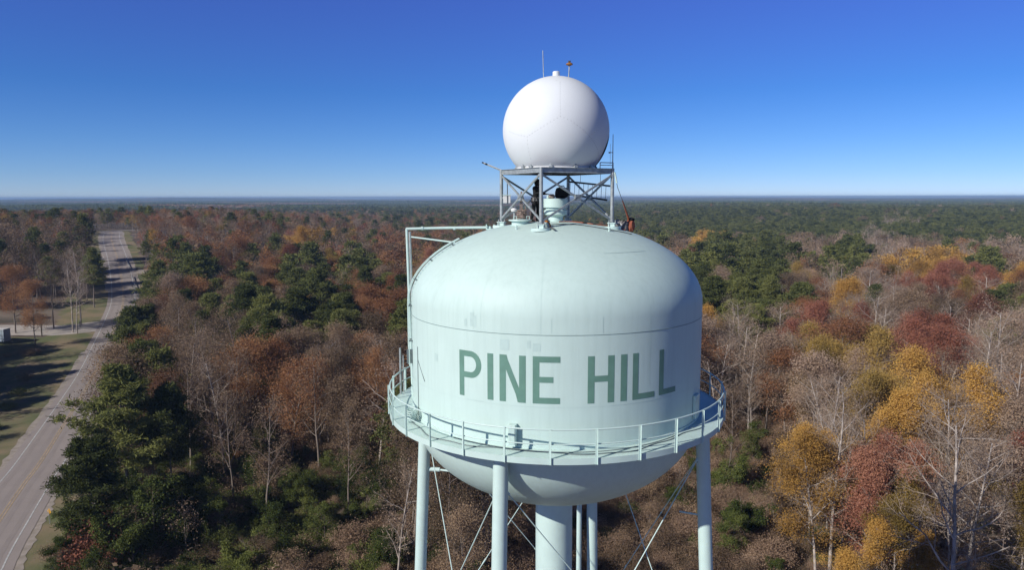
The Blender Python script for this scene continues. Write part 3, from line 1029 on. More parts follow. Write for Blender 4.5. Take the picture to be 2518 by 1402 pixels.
# tag lines across the roof
pts = []
for k in range(26):
    t = k / 25
    x_ = TX + 0.1 + 2.7 * t; y_ = TY - 0.75 + 0.15 * math.sin(t * 9) + 0.3 * t
    pts.append((x_, y_, dome_z(math.hypot(x_ - TX, y_ - TY)) + 0.02))
mb = MB(); mb.tube(pts, 0.022, 6)
tag(mb.build('tag_line', M['redrope']), 'pinkish orange rope trailing across the tank roof right of the vent', 'rope')
pts = []
for k in range(26):
    t = k / 25
    x_ = TX - 0.3 + 3.2 * t; y_ = TY - 1.5 + 0.12 * math.sin(t * 7) + 0.1 * t
    pts.append((x_, y_, dome_z(math.hypot(x_ - TX, y_ - TY)) + 0.014))
mb = MB(); mb.tube(pts, 0.016, 6)
tag(mb.build('power_cable', M['dark']), 'dark cable lying along the crest of the tank roof', 'cable')

# long rack hanging behind the frame
rk = empty('hanging_ladder', (2.42, 31.7, CAMZ))
tag(rk, 'dark aluminium ladder hung sideways below the right rear of the platform', 'ladder')
for (z0_, z1_, x0_, x1_, nm) in ((0.57, 0.38, 0.0, 1.78, 'ladder_rail'), (0.04, -0.22, -0.05, 1.66, 'ladder_rail')):
    mb = MB(); mb.bar((x0_, 0, z0_), (x1_, 0.0, z1_), 0.05, 0.075); mb.build(nm, M['dark'], rk)
for k in range(9):
    x_ = 0.08 + 0.19 * k
    mb = MB(); mb.tube([(x_, 0, 0.57 - 0.107 * x_), (x_ - 0.02, 0, 0.04 - 0.152 * x_)], 0.011, 6); mb.build('rung', M['galv'], rk)
for x_ in (0.5, 1.35):
    mb = MB(); mb.tube([(x_, 0, 0.54 - 0.107 * x_), (x_, -0.1, PTOP - 0.15)], 0.010, 6); mb.build('hanging_rope', M['rope'], rk)

# rigging rope at the right corner and the gear pile under it
q = pp(73, PTOP - 0.15, RP + 0.08)
GX, GY = TX + 2.95, 30.35
gz = dome_z(math.hypot(GX - TX, GY - TY))
rg = empty('rigging_rope', (q.x, q.y, q.z))
tag(rg, 'rope running from the right platform corner down to the orange bag', 'rope')
g = Vector((GX + 0.10, GY, gz + 0.42)) - q
mb = MB(); mb.tube([(0, 0, 0), g * 0.25 + Vector((-0.03, 0, -0.1)), g * 0.55 + Vector((-0.01, 0, -0.05))], 0.012, 6); mb.build('upper_line', M['greycloth'], rg)
mb = MB(); mb.tube([g * 0.55 + Vector((-0.01, 0, -0.05)), g * 0.8 + Vector((0, 0, -0.04)), g], [0.02, 0.035, 0.055], 8); mb.build('rope_sleeve', M['redrope'], rg)
mb = MB(); mb.tube([(0, 0, 0), (0.05, 0, -0.2), (0.09, 0, -0.42)], 0.035, 8); mb.build('pulley_strap', M['mint'], rg)
ob = empty('rope_bag', (GX + 0.16, GY, gz - 0.02)); tag(ob, 'orange rope bag at the right end of the gear pile on the tank roof', 'bag')
mb = MB(); lumpy(mb, (0, 0, 0.24), (0.32, 0.30, 0.52), 8.0, boxy=3.5); mb.build('bag_body', M['redrope'], ob)
mb = MB(); mb.lathe([(0.13, 0.44), (0.15, 0.50), (0.10, 0.56), (0.001, 0.57)], (0.02, 0, 0), 14); mb.build('drawstring_top', M['black'], ob)
gb = empty('duffel_bag', (GX - 0.14, GY - 0.05, gz)); tag(gb, 'dark grey duffel bag in the middle of the gear pile', 'bag')
mb = MB(); lumpy(mb, (0, 0, 0.19), (0.38, 0.36, 0.48), 11.0); mb.build('bag_body', M['greycloth'], gb)
mb = MB(); mb.tube([(-0.10, -0.12, 0.34), (0.0, -0.15, 0.46), (0.12, -0.12, 0.34)], 0.02, 6); mb.build('handle', M['black'], gb)
gb = empty('tool_pack', (GX - 0.40, GY - 0.05, gz + 0.04)); tag(gb, 'pale grey tool pack leaning at the left of the gear pile', 'bag')
mb = MB(); lumpy(mb, (0, 0, 0.26), (0.24, 0.26, 0.38), 15.0, k=0.3, boxy=2.4); mb.build('bag_body', mat('pale_canvas', (0.40, 0.37, 0.34), 0.9, var=0.4, scale=9), gb)
mb = MB(); lumpy(mb, (-0.03, 0.0, 0.07), (0.36, 0.3, 0.18), 17.0, k=0.3); mb.build('side_pocket', M['black'], gb)
gb = empty('rope_loop', (GX - 0.38, GY - 0.24, dome_z(2.6) + 0.02)); tag(gb, 'white rope loop lying in front of the pale tool pack', 'rope')
mb = MB(); mb.tube([(0.13 * math.cos(a), 0.05 * math.sin(a * 2), 0.12 + 0.10 * math.sin(a)) for a in np.arange(0, 6.28, 0.4)], 0.02, 6, closed=True); mb.build('loop', M['white'], gb)

# cables on the walkway
pts = [P(az, 6.30 + 0.18 * math.sin(az * 0.11) + 0.06 * math.sin(az * 0.37), 8.58) for az in np.arange(-72, 60, 2.0)]
mb = MB(); mb.tube(pts, 0.018, 6)
tag(mb.build('deck_cable', M['cable']), 'long grey cable lying along the front of the walkway', 'cable')
pts = [P(az, 6.10 + 0.10 * math.sin(az * 0.07 + 1), 8.58) for az in np.arange(-40, 46, 2.0)]
mb = MB(); mb.tube(pts, 0.014, 6)
tag(mb.build('deck_cable', M['cable']), 'second thinner cable lying close to the tank wall on the walkway', 'cable')
pts = []
c0 = P(-66, 6.22, 8.56)
for k in range(110):
    a = k * 0.35
    pts.append(c0 + Vector((0.20 * math.cos(a) + 0.0008 * k, 0.42 * math.sin(a), 0.004 * k)))
mb = MB(); mb.tube(pts, 0.02, 6)
tag(mb.build('hose_coil', M['mint']), 'coiled pale hose on the left part of the walkway', 'hose')

# ------------------------------------------------------------------ worker


def skin_mesh(name, verts, edges, radii, m, parent, root=0, sub=2):
    me = bpy.data.meshes.new(name)
    me.from_pydata([tuple(v) for v in verts], edges, [])
    o = link_mesh(name, me, m, parent)
    sk = o.modifiers.new("skin", 'SKIN')
    sd = me.skin_vertices[0].data if me.skin_vertices else None
    if sd is None:
        me.attributes  # skin layer is made with the modifier
    layer = me.skin_vertices[0].data
    for i, r in enumerate(radii):
        layer[i].radius = r if isinstance(r, tuple) else (r, r)
        layer[i].use_root = (i == root)
    s2 = o.modifiers.new("subdivision", 'SUBSURF'); s2.levels = sub; s2.render_levels = sub
    for p_ in me.polygons: p_.use_smooth = True
    return o


def worker(loc, rz):
    w_ = empty('person', loc, rz)
    tag(w_, 'worker in black hooded jacket and dark trousers standing on the tank inside the steel frame', 'person')
    # faces local -Y ; pose: leaning a little, arms forward
    V = [(0, 0, 0.92), (0, -0.01, 1.10), (0, -0.03, 1.28), (0, -0.05, 1.42), (0, -0.07, 1.50), (0, -0.08, 1.58), (0, -0.085, 1.66),   # pelvis..head 0-6
         (0.10, 0, 0.90), (0.12, -0.06, 0.50), (0.13, 0.02, 0.09), (0.13, -0.12, 0.04),                                   # right leg 7-10
         (-0.10, 0, 0.90), (-0.13, 0.04, 0.50), (-0.14, 0.12, 0.09), (-0.14, -0.02, 0.04),                                # left leg 11-14
         (0.17, -0.04, 1.39), (0.25, -0.16, 1.16), (0.20, -0.40, 1.14),                                                   # right arm 15-17
         (-0.17, -0.04, 1.39), (-0.27, -0.12, 1.14), (-0.20, -0.36, 1.22)]                                                # left arm 18-20
    E_ = [(0, 1), (1, 2), (2, 3), (3, 4), (4, 5), (5, 6), (0, 7), (7, 8), (8, 9), (9, 10), (0, 11), (11, 12), (12, 13), (13, 14),
          (3, 15), (15, 16), (16, 17), (3, 18), (18, 19), (19, 20)]
    Rr = [(0.13, 0.10), (0.125, 0.09), (0.14, 0.10), (0.12, 0.09), 0.055, 0.082, 0.075, 0.085, 0.055, 0.04, 0.035,
          0.085, 0.055, 0.04, 0.035, 0.055, 0.042, 0.028, 0.055, 0.042, 0.028]
    body = skin_mesh('body', V, E_, Rr, M['skin'], w_)
    # fingers
    for (hx, hy, hz_, sgn) in ((0.20, -0.40, 1.14, 1), (-0.20, -0.36, 1.22, -1)):
        vv = [(hx, hy, hz_), (hx - sgn * 0.005, hy - 0.06, hz_)]; ee = [(0, 1)]; rr_ = [0.026, (0.036, 0.018)]
        for f, (dx, L1) in enumerate(((-0.027, 0.030), (-0.010, 0.036), (0.008, 0.034), (0.025, 0.026))):
            i = len(vv)
            vv += [(hx + dx, hy - 0.085, hz_), (hx + dx, hy - 0.085 - L1, hz_ - 0.012), (hx + dx, hy - 0.085 - L1 * 1.5, hz_ - 0.036)]
            ee += [(1, i), (i, i + 1), (i + 1, i + 2)]; rr_ += [0.0105, 0.0095, 0.0085]
        i = len(vv)
        vv += [(hx - sgn * 0.035, hy - 0.035, hz_), (hx - sgn * 0.05, hy - 0.07, hz_ - 0.015)]
        ee += [(0, i), (i, i + 1)]; rr_ += [0.012, 0.010]
        skin_mesh('hand', vv, ee, rr_, M['skin'], w_, sub=1)
    jr = [(0.165, 0.13), (0.165, 0.125), (0.185, 0.135), (0.15, 0.115), 0.075, 0.085, 0.075, 0.065, 0.045, 0.085, 0.065, 0.045]
    JV = [V[0], V[1], V[2], V[3], (0, -0.04, 1.50), V[15], V[16], (0.205, -0.37, 1.145), V[18], V[19], (-0.205, -0.33, 1.21)]
    skin_mesh('jacket', JV, [(0, 1), (1, 2), (2, 3), (3, 4), (3, 5), (5, 6), (6, 7), (3, 8), (8, 9), (9, 10)],
              [(0.165, 0.13), (0.165, 0.125), (0.185, 0.135), (0.15, 0.115), 0.08, 0.078, 0.066, 0.042, 0.078, 0.066, 0.042], M['black'], w_)
    skin_mesh('trousers', [V[0], V[7], V[8], (0.13, 0.015, 0.13), V[11], V[12], (-0.14, 0.115, 0.13)], [(0, 1), (1, 2), (2, 3), (0, 4), (4, 5), (5, 6)],
              [(0.15, 0.12), 0.105, 0.078, 0.062, 0.105, 0.078, 0.062], M['black'], w_)
    for x_, y_ in ((0.13, 0.02), (-0.14, 0.12)):
        skin_mesh('boot', [(x_, y_, 0.16), (x_, y_, 0.06), (x_, y_ - 0.16, 0.045)], [(0, 1), (1, 2)], [0.055, 0.055, (0.045, 0.04)], M['black'], w_)
    # hood open at the face, eyes, nose
    mb = MB(); vs = []; fs = []
    n = 16
    for j in range(n + 1):
        th = math.pi * j / n * 0.93
        for i in range(n + 1):
            ph = math.pi * (-0.30) + (2 * math.pi - 0.40 * math.pi) * i / n
            vs.append((0.122 * math.sin(th) * math.cos(ph), -0.075 + 0.135 * math.sin(th) * math.sin(ph), 1.60 + 0.165 * math.cos(th)))
    for j in range(n):
        for i in range(n):
            a = j * (n + 1) + i
            fs.append((a, a + n + 1, a + n + 2, a + 1))
    mb.add(vs, fs, True)
    hd = mb.build('hood', M['black'], w_)
    sm_ = hd.modifiers.new("solid", 'SOLIDIFY'); sm_.thickness = 0.012
    for sx in (-1, 1):
        mb = MB(); mb.ball((sx * 0.032, -0.158, 1.625), 0.011, 8); mb.build('eye', M['white'], w_)
    mb = MB(); mb.ball((0, -0.168, 1.60), 0.016, 8, 1.5); mb.build('nose', M['skin'], w_)
    mb = MB(); mb.box((0, -0.162, 1.562), (0.045, 0.012, 0.010)); mb.build('mouth', M['redrope'], w_)
    mb = MB(); mb.lathe([(0.168, -0.03), (0.178, 0.0), (0.168, 0.03)], (0, -0.005, 0.98), 24)
    for a in range(0, 360, 45):
        mb.box((0.18 * math.sin(DEG(a)), -0.005 - 0.15 * math.cos(DEG(a)), 0.93), (0.09, 0.06, 0.15), DEG(a))
    hb = mb.build('harness_belt', M['greycloth'], w_)
    hb.scale = (1, 0.85, 1)
    return w_


wx, wy = 0.98, 30.4
worker((wx, wy, dome_z(math.hypot(wx - TX, wy - TY)) - 0.015), DEG(60))

# ------------------------------------------------------------------ trees: generators
def tube_mesh(segs, sides=3):
    """segs: array (N,8) p0 xyz, p1 xyz, r0, r1 -> verts, quads"""
    s = np.asarray(segs, dtype=np.float64)
    p0, p1, r0, r1 = s[:, 0:3], s[:, 3:6], s[:, 6], s[:, 7]
    d = p1 - p0
    d /= np.linalg.norm(d, axis=1)[:, None] + 1e-9
    up = np.tile(np.array([0.31, 0.17, 0.93]), (len(s), 1))
    m = np.abs((d * up).sum(1)) > 0.93
    up[m] = (0.9, 0.3, 0.1)
    a = np.cross(d, up); a /= np.linalg.norm(a, axis=1)[:, None]
    b = np.cross(d, a)
    V = []
    for (p, r) in ((p0, r0), (p1, r1)):
        for k in range(sides):
            t = 2 * math.pi * k / sides
            V.append(p + (a * math.cos(t) + b * math.sin(t)) * r[:, None])
    V = np.stack(V, 1).reshape(-1, 3)
    n = len(s); base = np.arange(n)[:, None] * 2 * sides
    Q = []
    for k in range(sides):
        l = (k + 1) % sides
        Q.append(np.concatenate([base + k, base + l, base + sides + l, base + sides + k], 1))
    return V, np.stack(Q, 1).reshape(-1, 4)


def leaf_quads(P0, size, rng, flat=0.0, asp=0.7):
    n = len(P0)
    u = rng.normal(size=(n, 3)); u[:, 2] *= (1 - flat); u /= np.linalg.norm(u, axis=1)[:, None]
    t = rng.normal(size=(n, 3)); v = np.cross(u, t); v /= np.linalg.norm(v, axis=1)[:, None]
    s = (size * rng.uniform(0.6, 1.35, n))[:, None]
    a = u * s * 0.5; b = v * s * 0.5 * asp
    V = np.stack([P0 - a, P0 + b, P0 + a, P0 - b], 1).reshape(-1, 3)
    return V, np.arange(n * 4).reshape(-1, 4)


def mesh_np(name, parts, mats):
    """parts: list of (V, Q, mat_index)"""
    V = []; Q = []; MI = []; off = 0
    for v, q, mi in parts:
        if len(v) == 0: continue
        V.append(v); Q.append(q + off); MI.append(np.full(len(q), mi)); off += len(v)
    V = np.concatenate(V); Q = np.concatenate(Q); MI = np.concatenate(MI).astype(np.int32)
    me = bpy.data.meshes.new(name)
    me.vertices.add(len(V)); me.vertices.foreach_set("co", V.astype(np.float32).ravel())
    k = Q.shape[1]
    me.loops.add(Q.size); me.loops.foreach_set("vertex_index", Q.astype(np.int32).ravel())
    me.polygons.add(len(Q))
    me.polygons.foreach_set("loop_start", np.arange(0, Q.size, k, dtype=np.int32))
    for m in mats: me.materials.append(m)
    me.polygons.foreach_set("material_index", MI)
    me.update()
    return me


def grow(rr, out, p, d, L, r, lvl, maxlvl, spec):
    """recursive branch; out[lvl] collects segments, out['tip'] leaf anchor points"""
    ns = (7, 5, 3, 2, 1)[lvl]
    kids = spec['kids'][lvl] if lvl < maxlvl else 0
    pts = [(p.copy(), r)]
    d = d.normalized()
    wob = spec['wob'] * (1.0 if lvl else 0.25)
    q = p.copy()
    for i in range(ns):
        d = (d + Vector((rr.gauss(0, wob), rr.gauss(0, wob), rr.gauss(0, wob) + spec['up'] * (1 if lvl else 0)))).normalized()
        q2 = q + d * (L / ns)
        ra = r * (1 - 0.72 * i / ns); rb_ = r * (1 - 0.72 * (i + 1) / ns)
        out[lvl].append((*q, *q2, ra, rb_))
        pts.append((q2.copy(), rb_)); q = q2
    if lvl >= maxlvl - 1:
        out['tip'].append((*pts[-1][0],))
        out['tip'].append((*((pts[0][0] + pts[-1][0]) / 2),))
    if not kids: return
    t0 = spec['base'] if lvl == 0 else 0.25
    az = rr.uniform(0, 6.28)
    for k in range(kids):
        t = t0 + (1 - t0) * ((k + rr.uniform(0.1, 0.9)) / kids)
        f = t * ns; i = min(int(f), ns - 1); fr = f - i
        c = pts[i][0].lerp(pts[i + 1][0], fr)
        rc_ = pts[i][1] * (1 - fr) + pts[i + 1][1] * fr
        dd = (pts[i + 1][0] - pts[i][0]).normalized()
        az += 2.4 + rr.uniform(-0.5, 0.5)
        sx = dd.orthogonal().normalized(); sy = dd.cross(sx)
        ang = DEG(rr.uniform(*spec['ang'][min(lvl, 2)]))
        nd = dd * math.cos(ang) + (sx * math.cos(az) + sy * math.sin(az)) * math.sin(ang)
        if lvl == 0:
            prof_ = spec['shape'](t)
            LL = spec['spread'] * prof_ * rr.uniform(0.6, 1.28)
        else:
            LL = L * (0.62 - 0.28 * t) * rr.uniform(0.7, 1.25)
        grow(rr, out, c, nd, LL, min(rc_ * 0.62, spec['rmax'][lvl]), lvl + 1, maxlvl, spec)


def decid(seed, H, spread, base=0.32, kids=(15, 6, 5, 3), wob=0.13, up=0.06, leaves=0, lsize=0.3, r0=None, ang=((38, 62), (35, 60), (30, 65)), scatter=0.35, lump=0.0):
    """returns (trunk part arrays, crown part arrays)"""
    rr = random.Random(seed); rng = np.random.default_rng(seed)
    spec = dict(kids=kids, wob=wob, up=up, base=base, spread=spread, ang=ang,
                rmax=(0.10, 0.042, 0.022, 0.014), shape=lambda t: math.sin(math.pi * min(max((t - base) / (1 - base), 0) * 0.72 + 0.22, 1)) ** 0.7)
    out = {0: [], 1: [], 2: [], 3: [], 4: [], 'tip': []}
    maxl = len(kids) if kids[-1] else len(kids) - 1
    grow(rr, out, Vector((0, 0, -0.2)), Vector((rr.gauss(0, 0.03), rr.gauss(0, 0.03), 1)), H * 0.93, r0 or H * 0.0098, 0, maxl, spec)
    trunk = []
    trunk.append((*tube_mesh(out[0], 7), 0))
    trunk.append((*tube_mesh(out[1], 5), 0))
    crown = []
    tw = out[2]
    crown.append((*tube_mesh(tw, 3), 0))
    if out[3] or out[4]: crown.append((*tube_mesh(out[3] + out[4], 3), 0))
    if leaves:
        tips = np.array(out['tip'])
        if lump:     # keep leaves on part of the crown only
            keep = np.array([noise.noise(Vector(t_) * 0.28 + Vector((seed, 0, 0))) > -0.25 + lump * 0.35 for t_ in tips])
            if keep.sum() > 20: tips = tips[keep]
        idx = rng.integers(0, len(tips), leaves)
        P0 = tips[idx] + rng.normal(scale=scatter, size=(leaves, 3))
        P0[:, 2] = np.maximum(P0[:, 2], 0.4)
        v, q = leaf_quads(P0, lsize, rng)
        crown.append((v, q, 1))
    return trunk, crown


def pine(seed, H, spread, crown_from=0.40, dens=34, lsz=0.46, wsp=0.60, ntufts=6, lo=0.5, nbs=(3, 4, 5, 5)):
    rr = random.Random(seed); rng = np.random.default_rng(seed)
    tr = []; p = Vector((0, 0, -0.2)); r = H * 0.0115; n = 9
    pts = [p.copy()]
    for i in range(n):
        q = p + Vector((rr.gauss(0, 0.10), rr.gauss(0, 0.10), H / n))
        tr.append((*p, *q, r * (1 - 0.85 * i / n), r * (1 - 0.85 * (i + 1) / n))); p = q; pts.append(q.copy())
    br = []; tw = []; clumps = []
    z = H * crown_from
    while z < H * 0.985:
        t = (z / H - crown_from) / (1 - crown_from)
        i = min(int(z / H * n), n - 1); f_ = z / H * n - i
        c = pts[i].lerp(pts[i + 1], f_)
        prof_ = (0.60 + 0.40 * math.sin(math.pi * min(t * 1.15 + 0.1, 1))) * (1 - t) ** 0.38 + 0.05
        if t < 0.15 and rr.random() < 0.5: prof_ *= 0.8
        a0 = rr.uniform(0, 6.28)
        nb = rr.choice(nbs)
        for k in range(nb):
            L = spread * prof_ * rr.uniform(lo, 1.12)
            a = a0 + 6.28 * k / nb + rr.uniform(-0.35, 0.35)
            el = 0.10 + 0.55 * t + rr.uniform(-0.12, 0.18)
            d = Vector((math.cos(a) * math.cos(el), math.sin(a) * math.cos(el), math.sin(el)))
            q = c.copy(); bp = [q.copy()]
            for s in range(3):
                d = (d + Vector((rr.gauss(0, 0.12), rr.gauss(0, 0.12), 0.07))).normalized()
                q2 = q + d * L / 3
                br.append((*q, *q2, 0.055 * (1 - s * 0.28) * (L / spread + 0.3), 0.055 * (1 - (s + 1) * 0.28) * (L / spread + 0.3)))
                q = q2; bp.append(q.copy())
            clumps.append((*q, 1.3))
            for m in range(ntufts):
                u = 0.28 + 0.70 * (m + rr.random()) / ntufts
                ii = min(int(u * 3), 2); b = bp[ii].lerp(bp[ii + 1], u * 3 - ii)
                side = Vector((-d.y, d.x, 0)) * (1 if m % 2 else -1)
                e = b + (side * rr.uniform(0.4, 1.0) + d * rr.uniform(0.1, 0.7) + Vector((0, 0, rr.uniform(-0.02, 0.5)))) * (0.30 * L * (1.15 - u) + 0.30)
                tw.append((*b, *e, 0.022, 0.010))
                clumps.append((*e, rr.uniform(0.8, 1.35)))
        z += wsp * rr.uniform(0.7, 1.3)
    cl = np.array(clumps)
    m = len(cl) * dens
    idx = np.repeat(np.arange(len(cl)), dens)
    dirs = rng.normal(size=(m, 3)); dirs[:, 2] = dirs[:, 2] * 0.8 + 0.3; dirs /= np.linalg.norm(dirs, axis=1)[:, None]
    sc = cl[idx, 3][:, None]
    st = cl[idx, :3] + rng.normal(scale=0.24, size=(m, 3)) * sc * np.array([1.25, 1.25, 0.7])
    en = st + dirs * lsz * sc * rng.uniform(0.6, 1.2, (m, 1))
    w_ = np.cross(dirs, rng.normal(size=(m, 3))); w_ /= np.linalg.norm(w_, axis=1)[:, None]
    w_ *= lsz * 0.13
    V = np.stack([st - w_ * 0.7, en - w_, en + w_, st + w_ * 0.7], 1).reshape(-1, 3)
    Q = np.arange(m * 4).reshape(-1, 4)
    trunk = [(*tube_mesh(tr, 7), 0), (*tube_mesh(br, 4), 0)]
    crown = [(*tube_mesh(tw, 3), 0), (V, Q, 1)]
    return trunk, crown


def shrub(seed, H, W, leaves, lsize):
    rr = random.Random(seed); rng = np.random.default_rng(seed)
    segs = []; tips = []
    for k in range(26):
        a = rr.uniform(0, 6.28); rad = W * 0.5 * math.sqrt(rr.random())
        e = Vector((rad * math.cos(a), rad * math.sin(a), H * (1 - 0.55 * (rad / (W * 0.5)) ** 2) * rr.uniform(0.7, 1.05)))
        m = Vector((e.x * 0.35, e.y * 0.35, e.z * 0.55))
        segs.append((0, 0, -0.1, *m, 0.04, 0.025)); segs.append((*m, *e, 0.025, 0.01))
        tips += [tuple(e), tuple(m.lerp(e, 0.55)), tuple(m * 1.1)]
        for j in range(3):
            f_ = m.lerp(e, 0.6) + Vector((rr.gauss(0, 0.35), rr.gauss(0, 0.35), rr.gauss(0.15, 0.25))) * W * 0.22
            segs.append((*m.lerp(e, 0.4), *f_, 0.018, 0.008)); tips.append(tuple(f_))
    tips = np.array(tips)
    P0 = tips[rng.integers(0, len(tips), leaves)] + rng.normal(scale=W * 0.085, size=(leaves, 3))
    P0[:, 2] = np.maximum(P0[:, 2], 0.1)
    v, q = leaf_quads(P0, lsize, rng)
    return [(*tube_mesh(segs, 4), 0)], [(v, q, 1)]


# ------------------------------------------------------------------ near prototypes (mesh pairs trunk / crown)
# kind -> list of (height, trunk mesh, crown mesh)
NEAR = {}


def reg(kind, H, tc, bark, twig, leaf):
    trunk, crown = tc
    tm = mesh_np('trunk', trunk, [bark]); cm = mesh_np('crown', crown, [twig, leaf])
    NEAR.setdefault(kind, []).append((H, tm, cm))


for i, (H, sp) in enumerate(((20, 5.6), (18, 5.8), (21, 5.2), (17, 5.0))):
    reg('pine', H, pine(100 + i, H, sp), M['bark_grey'], M['bark_grey'], F['pine'])
for i in range(2):
    reg('big_pine', 20, pine(150 + i, 20, 7.6, crown_from=0.30, dens=40, lsz=0.44, wsp=0.62, ntufts=8, lo=0.3, nbs=(2, 3, 4)), M['bark_grey'], M['bark_grey'], F['pine'])
for i, (H, sp, k) in enumerate(((22, 6.5, (16, 8, 6, 4)), (20, 5.0, (17, 7, 6, 4)), (18, 4.2, (15, 7, 6, 4)), (23, 5.6, (18, 8, 5, 4)))):
    reg('bare', H, decid(200 + i, H, sp, kids=k, wob=0.15, up=0.05, base=0.30, leaves=1500, lsize=0.15), M['bark_pale'], M['twig_grey'], F['tan'])
for i, (H, sp) in enumerate(((19, 4.6), (17, 4.2), (20, 4.8))):
    reg('dark_bare', H, decid(300 + i, H, sp, kids=(15, 7, 5, 5), wob=0.14, up=0.07, leaves=3000, lsize=0.14, scatter=0.5), M['bark_grey'], M['twig_brown'], F['brown'])
for i, (H, sp) in enumerate(((18, 4.4), (20, 5.0), (16, 4.4))):
    tc = decid(400 + i, H, sp, kids=(15, 7, 5, 3), wob=0.14, up=0.05, base=0.26, leaves=17000, lsize=0.17, scatter=0.6, lump=0.25)
    for kd in ('brown', 'rust', 'tan'):
        reg(kd, H, tc, M['bark_grey'], M['twig_brown'], F[kd])
for i, (H, sp) in enumerate(((18, 4.8), (17, 4.2), (19, 5.2))):
    tc = decid(500 + i, H, sp, kids=(15, 7, 5, 2), wob=0.13, up=0.05, base=0.28, leaves=24000, lsize=0.17, scatter=0.6, lump=0.85)
    for kd in ('red', 'gold', 'olive'):
        reg(kd, H, tc, M['bark_pale'], M['twig_grey'], F[kd])
for i, (H, W) in enumerate(((6.0, 2.9), (8.0, 3.2), (7.0, 3.4))):
    reg('green_shrub', H, decid(600 + i, H, W, base=0.08, kids=(13, 6, 4, 3), wob=0.2, up=0.10, leaves=17000, lsize=0.15, scatter=0.22, lump=0.5, r0=0.09), M['bark_grey'], M['twig_brown'], F['green'])
for i, (H, W) in enumerate(((3.2, 5.5), (4.5, 6.0))):
    reg('vine_shrub', H, shrub(650 + i, H, W, 8000, 0.14), M['bark_grey'], M['twig_brown'], F['vine'])
reg('red_shrub', 6.5, shrub(670, 6.5, 6.0, 7000, 0.22), M['bark_grey'], M['twig_brown'], F['red'])

NAME = {'pine': 'pine_tree', 'big_pine': 'pine_tree', 'bare': 'bare_tree', 'dark_bare': 'leafless_tree', 'brown': 'brown_leaf_tree', 'rust': 'rust_leaf_tree', 'tan': 'tan_leaf_tree',
        'red': 'red_leaf_tree', 'gold': 'golden_leaf_tree', 'olive': 'olive_leaf_tree', 'green_shrub': 'evergreen_shrub', 'vine_shrub': 'vine_shrub', 'red_shrub': 'red_shrub'}
DESC = {'pine': 'dark green pine', 'big_pine': 'broad long-limbed pine', 'bare': 'pale bare tree', 'dark_bare': 'leafless brown-grey tree', 'brown': 'brown-leaved tree', 'rust': 'rust-orange tree', 'tan': 'pale tan tree',
        'red': 'red-leaved tree', 'gold': 'golden yellow tree', 'olive': 'olive-yellow tree', 'green_shrub': 'dark evergreen shrub', 'vine_shrub': 'brown vine-covered shrub', 'red_shrub': 'low red-leaved shrub'}
CAT = {'pine': 'pine tree', 'big_pine': 'pine tree', 'bare': 'bare tree', 'dark_bare': 'bare tree', 'green_shrub': 'shrub', 'vine_shrub': 'shrub', 'red_shrub': 'shrub'}
GRP = {'pine': 'pines around the tower', 'big_pine': 'pines around the tower', 'bare': 'pale bare trees around the tower', 'dark_bare': 'leafless trees around the tower', 'brown': 'brown-leaved trees', 'rust': 'rust-coloured trees',
       'tan': 'pale tan trees', 'red': 'red-leaved trees', 'gold': 'golden trees', 'olive': 'olive-yellow trees', 'green_shrub': 'evergreen shrubs', 'vine_shrub': 'brown vine shrubs', 'red_shrub': 'red shrubs'}

PLACED = []      # (kind, x, y, height, width factor)


def top_place(kind, px, ytop, ht, wf=1.0):
    """a tree of height ht whose top shows at (px, ytop)"""
    v = (ytop - 701) / FPX
    ang = PITCH + math.atan(v)
    zg = 0.0
    for _ in range(12):
        Y = (CAMZ - ht - zg) / math.tan(ang)
        zc = Y * math.cos(PITCH) + (CAMZ - ht - zg) * math.sin(PITCH)
        X = (px - 1259) / FPX * zc
        zg = 0.5 * zg + 0.5 * T(X, Y)
    if road_dist(X, Y) < 8: return
    PLACED.append((kind, X, Y, ht, wf))


def base_place(kind, px, ybase, ht, wf=1.0):
    x, y = G(px, ybase)
    PLACED.append((kind, x, y, ht, wf))


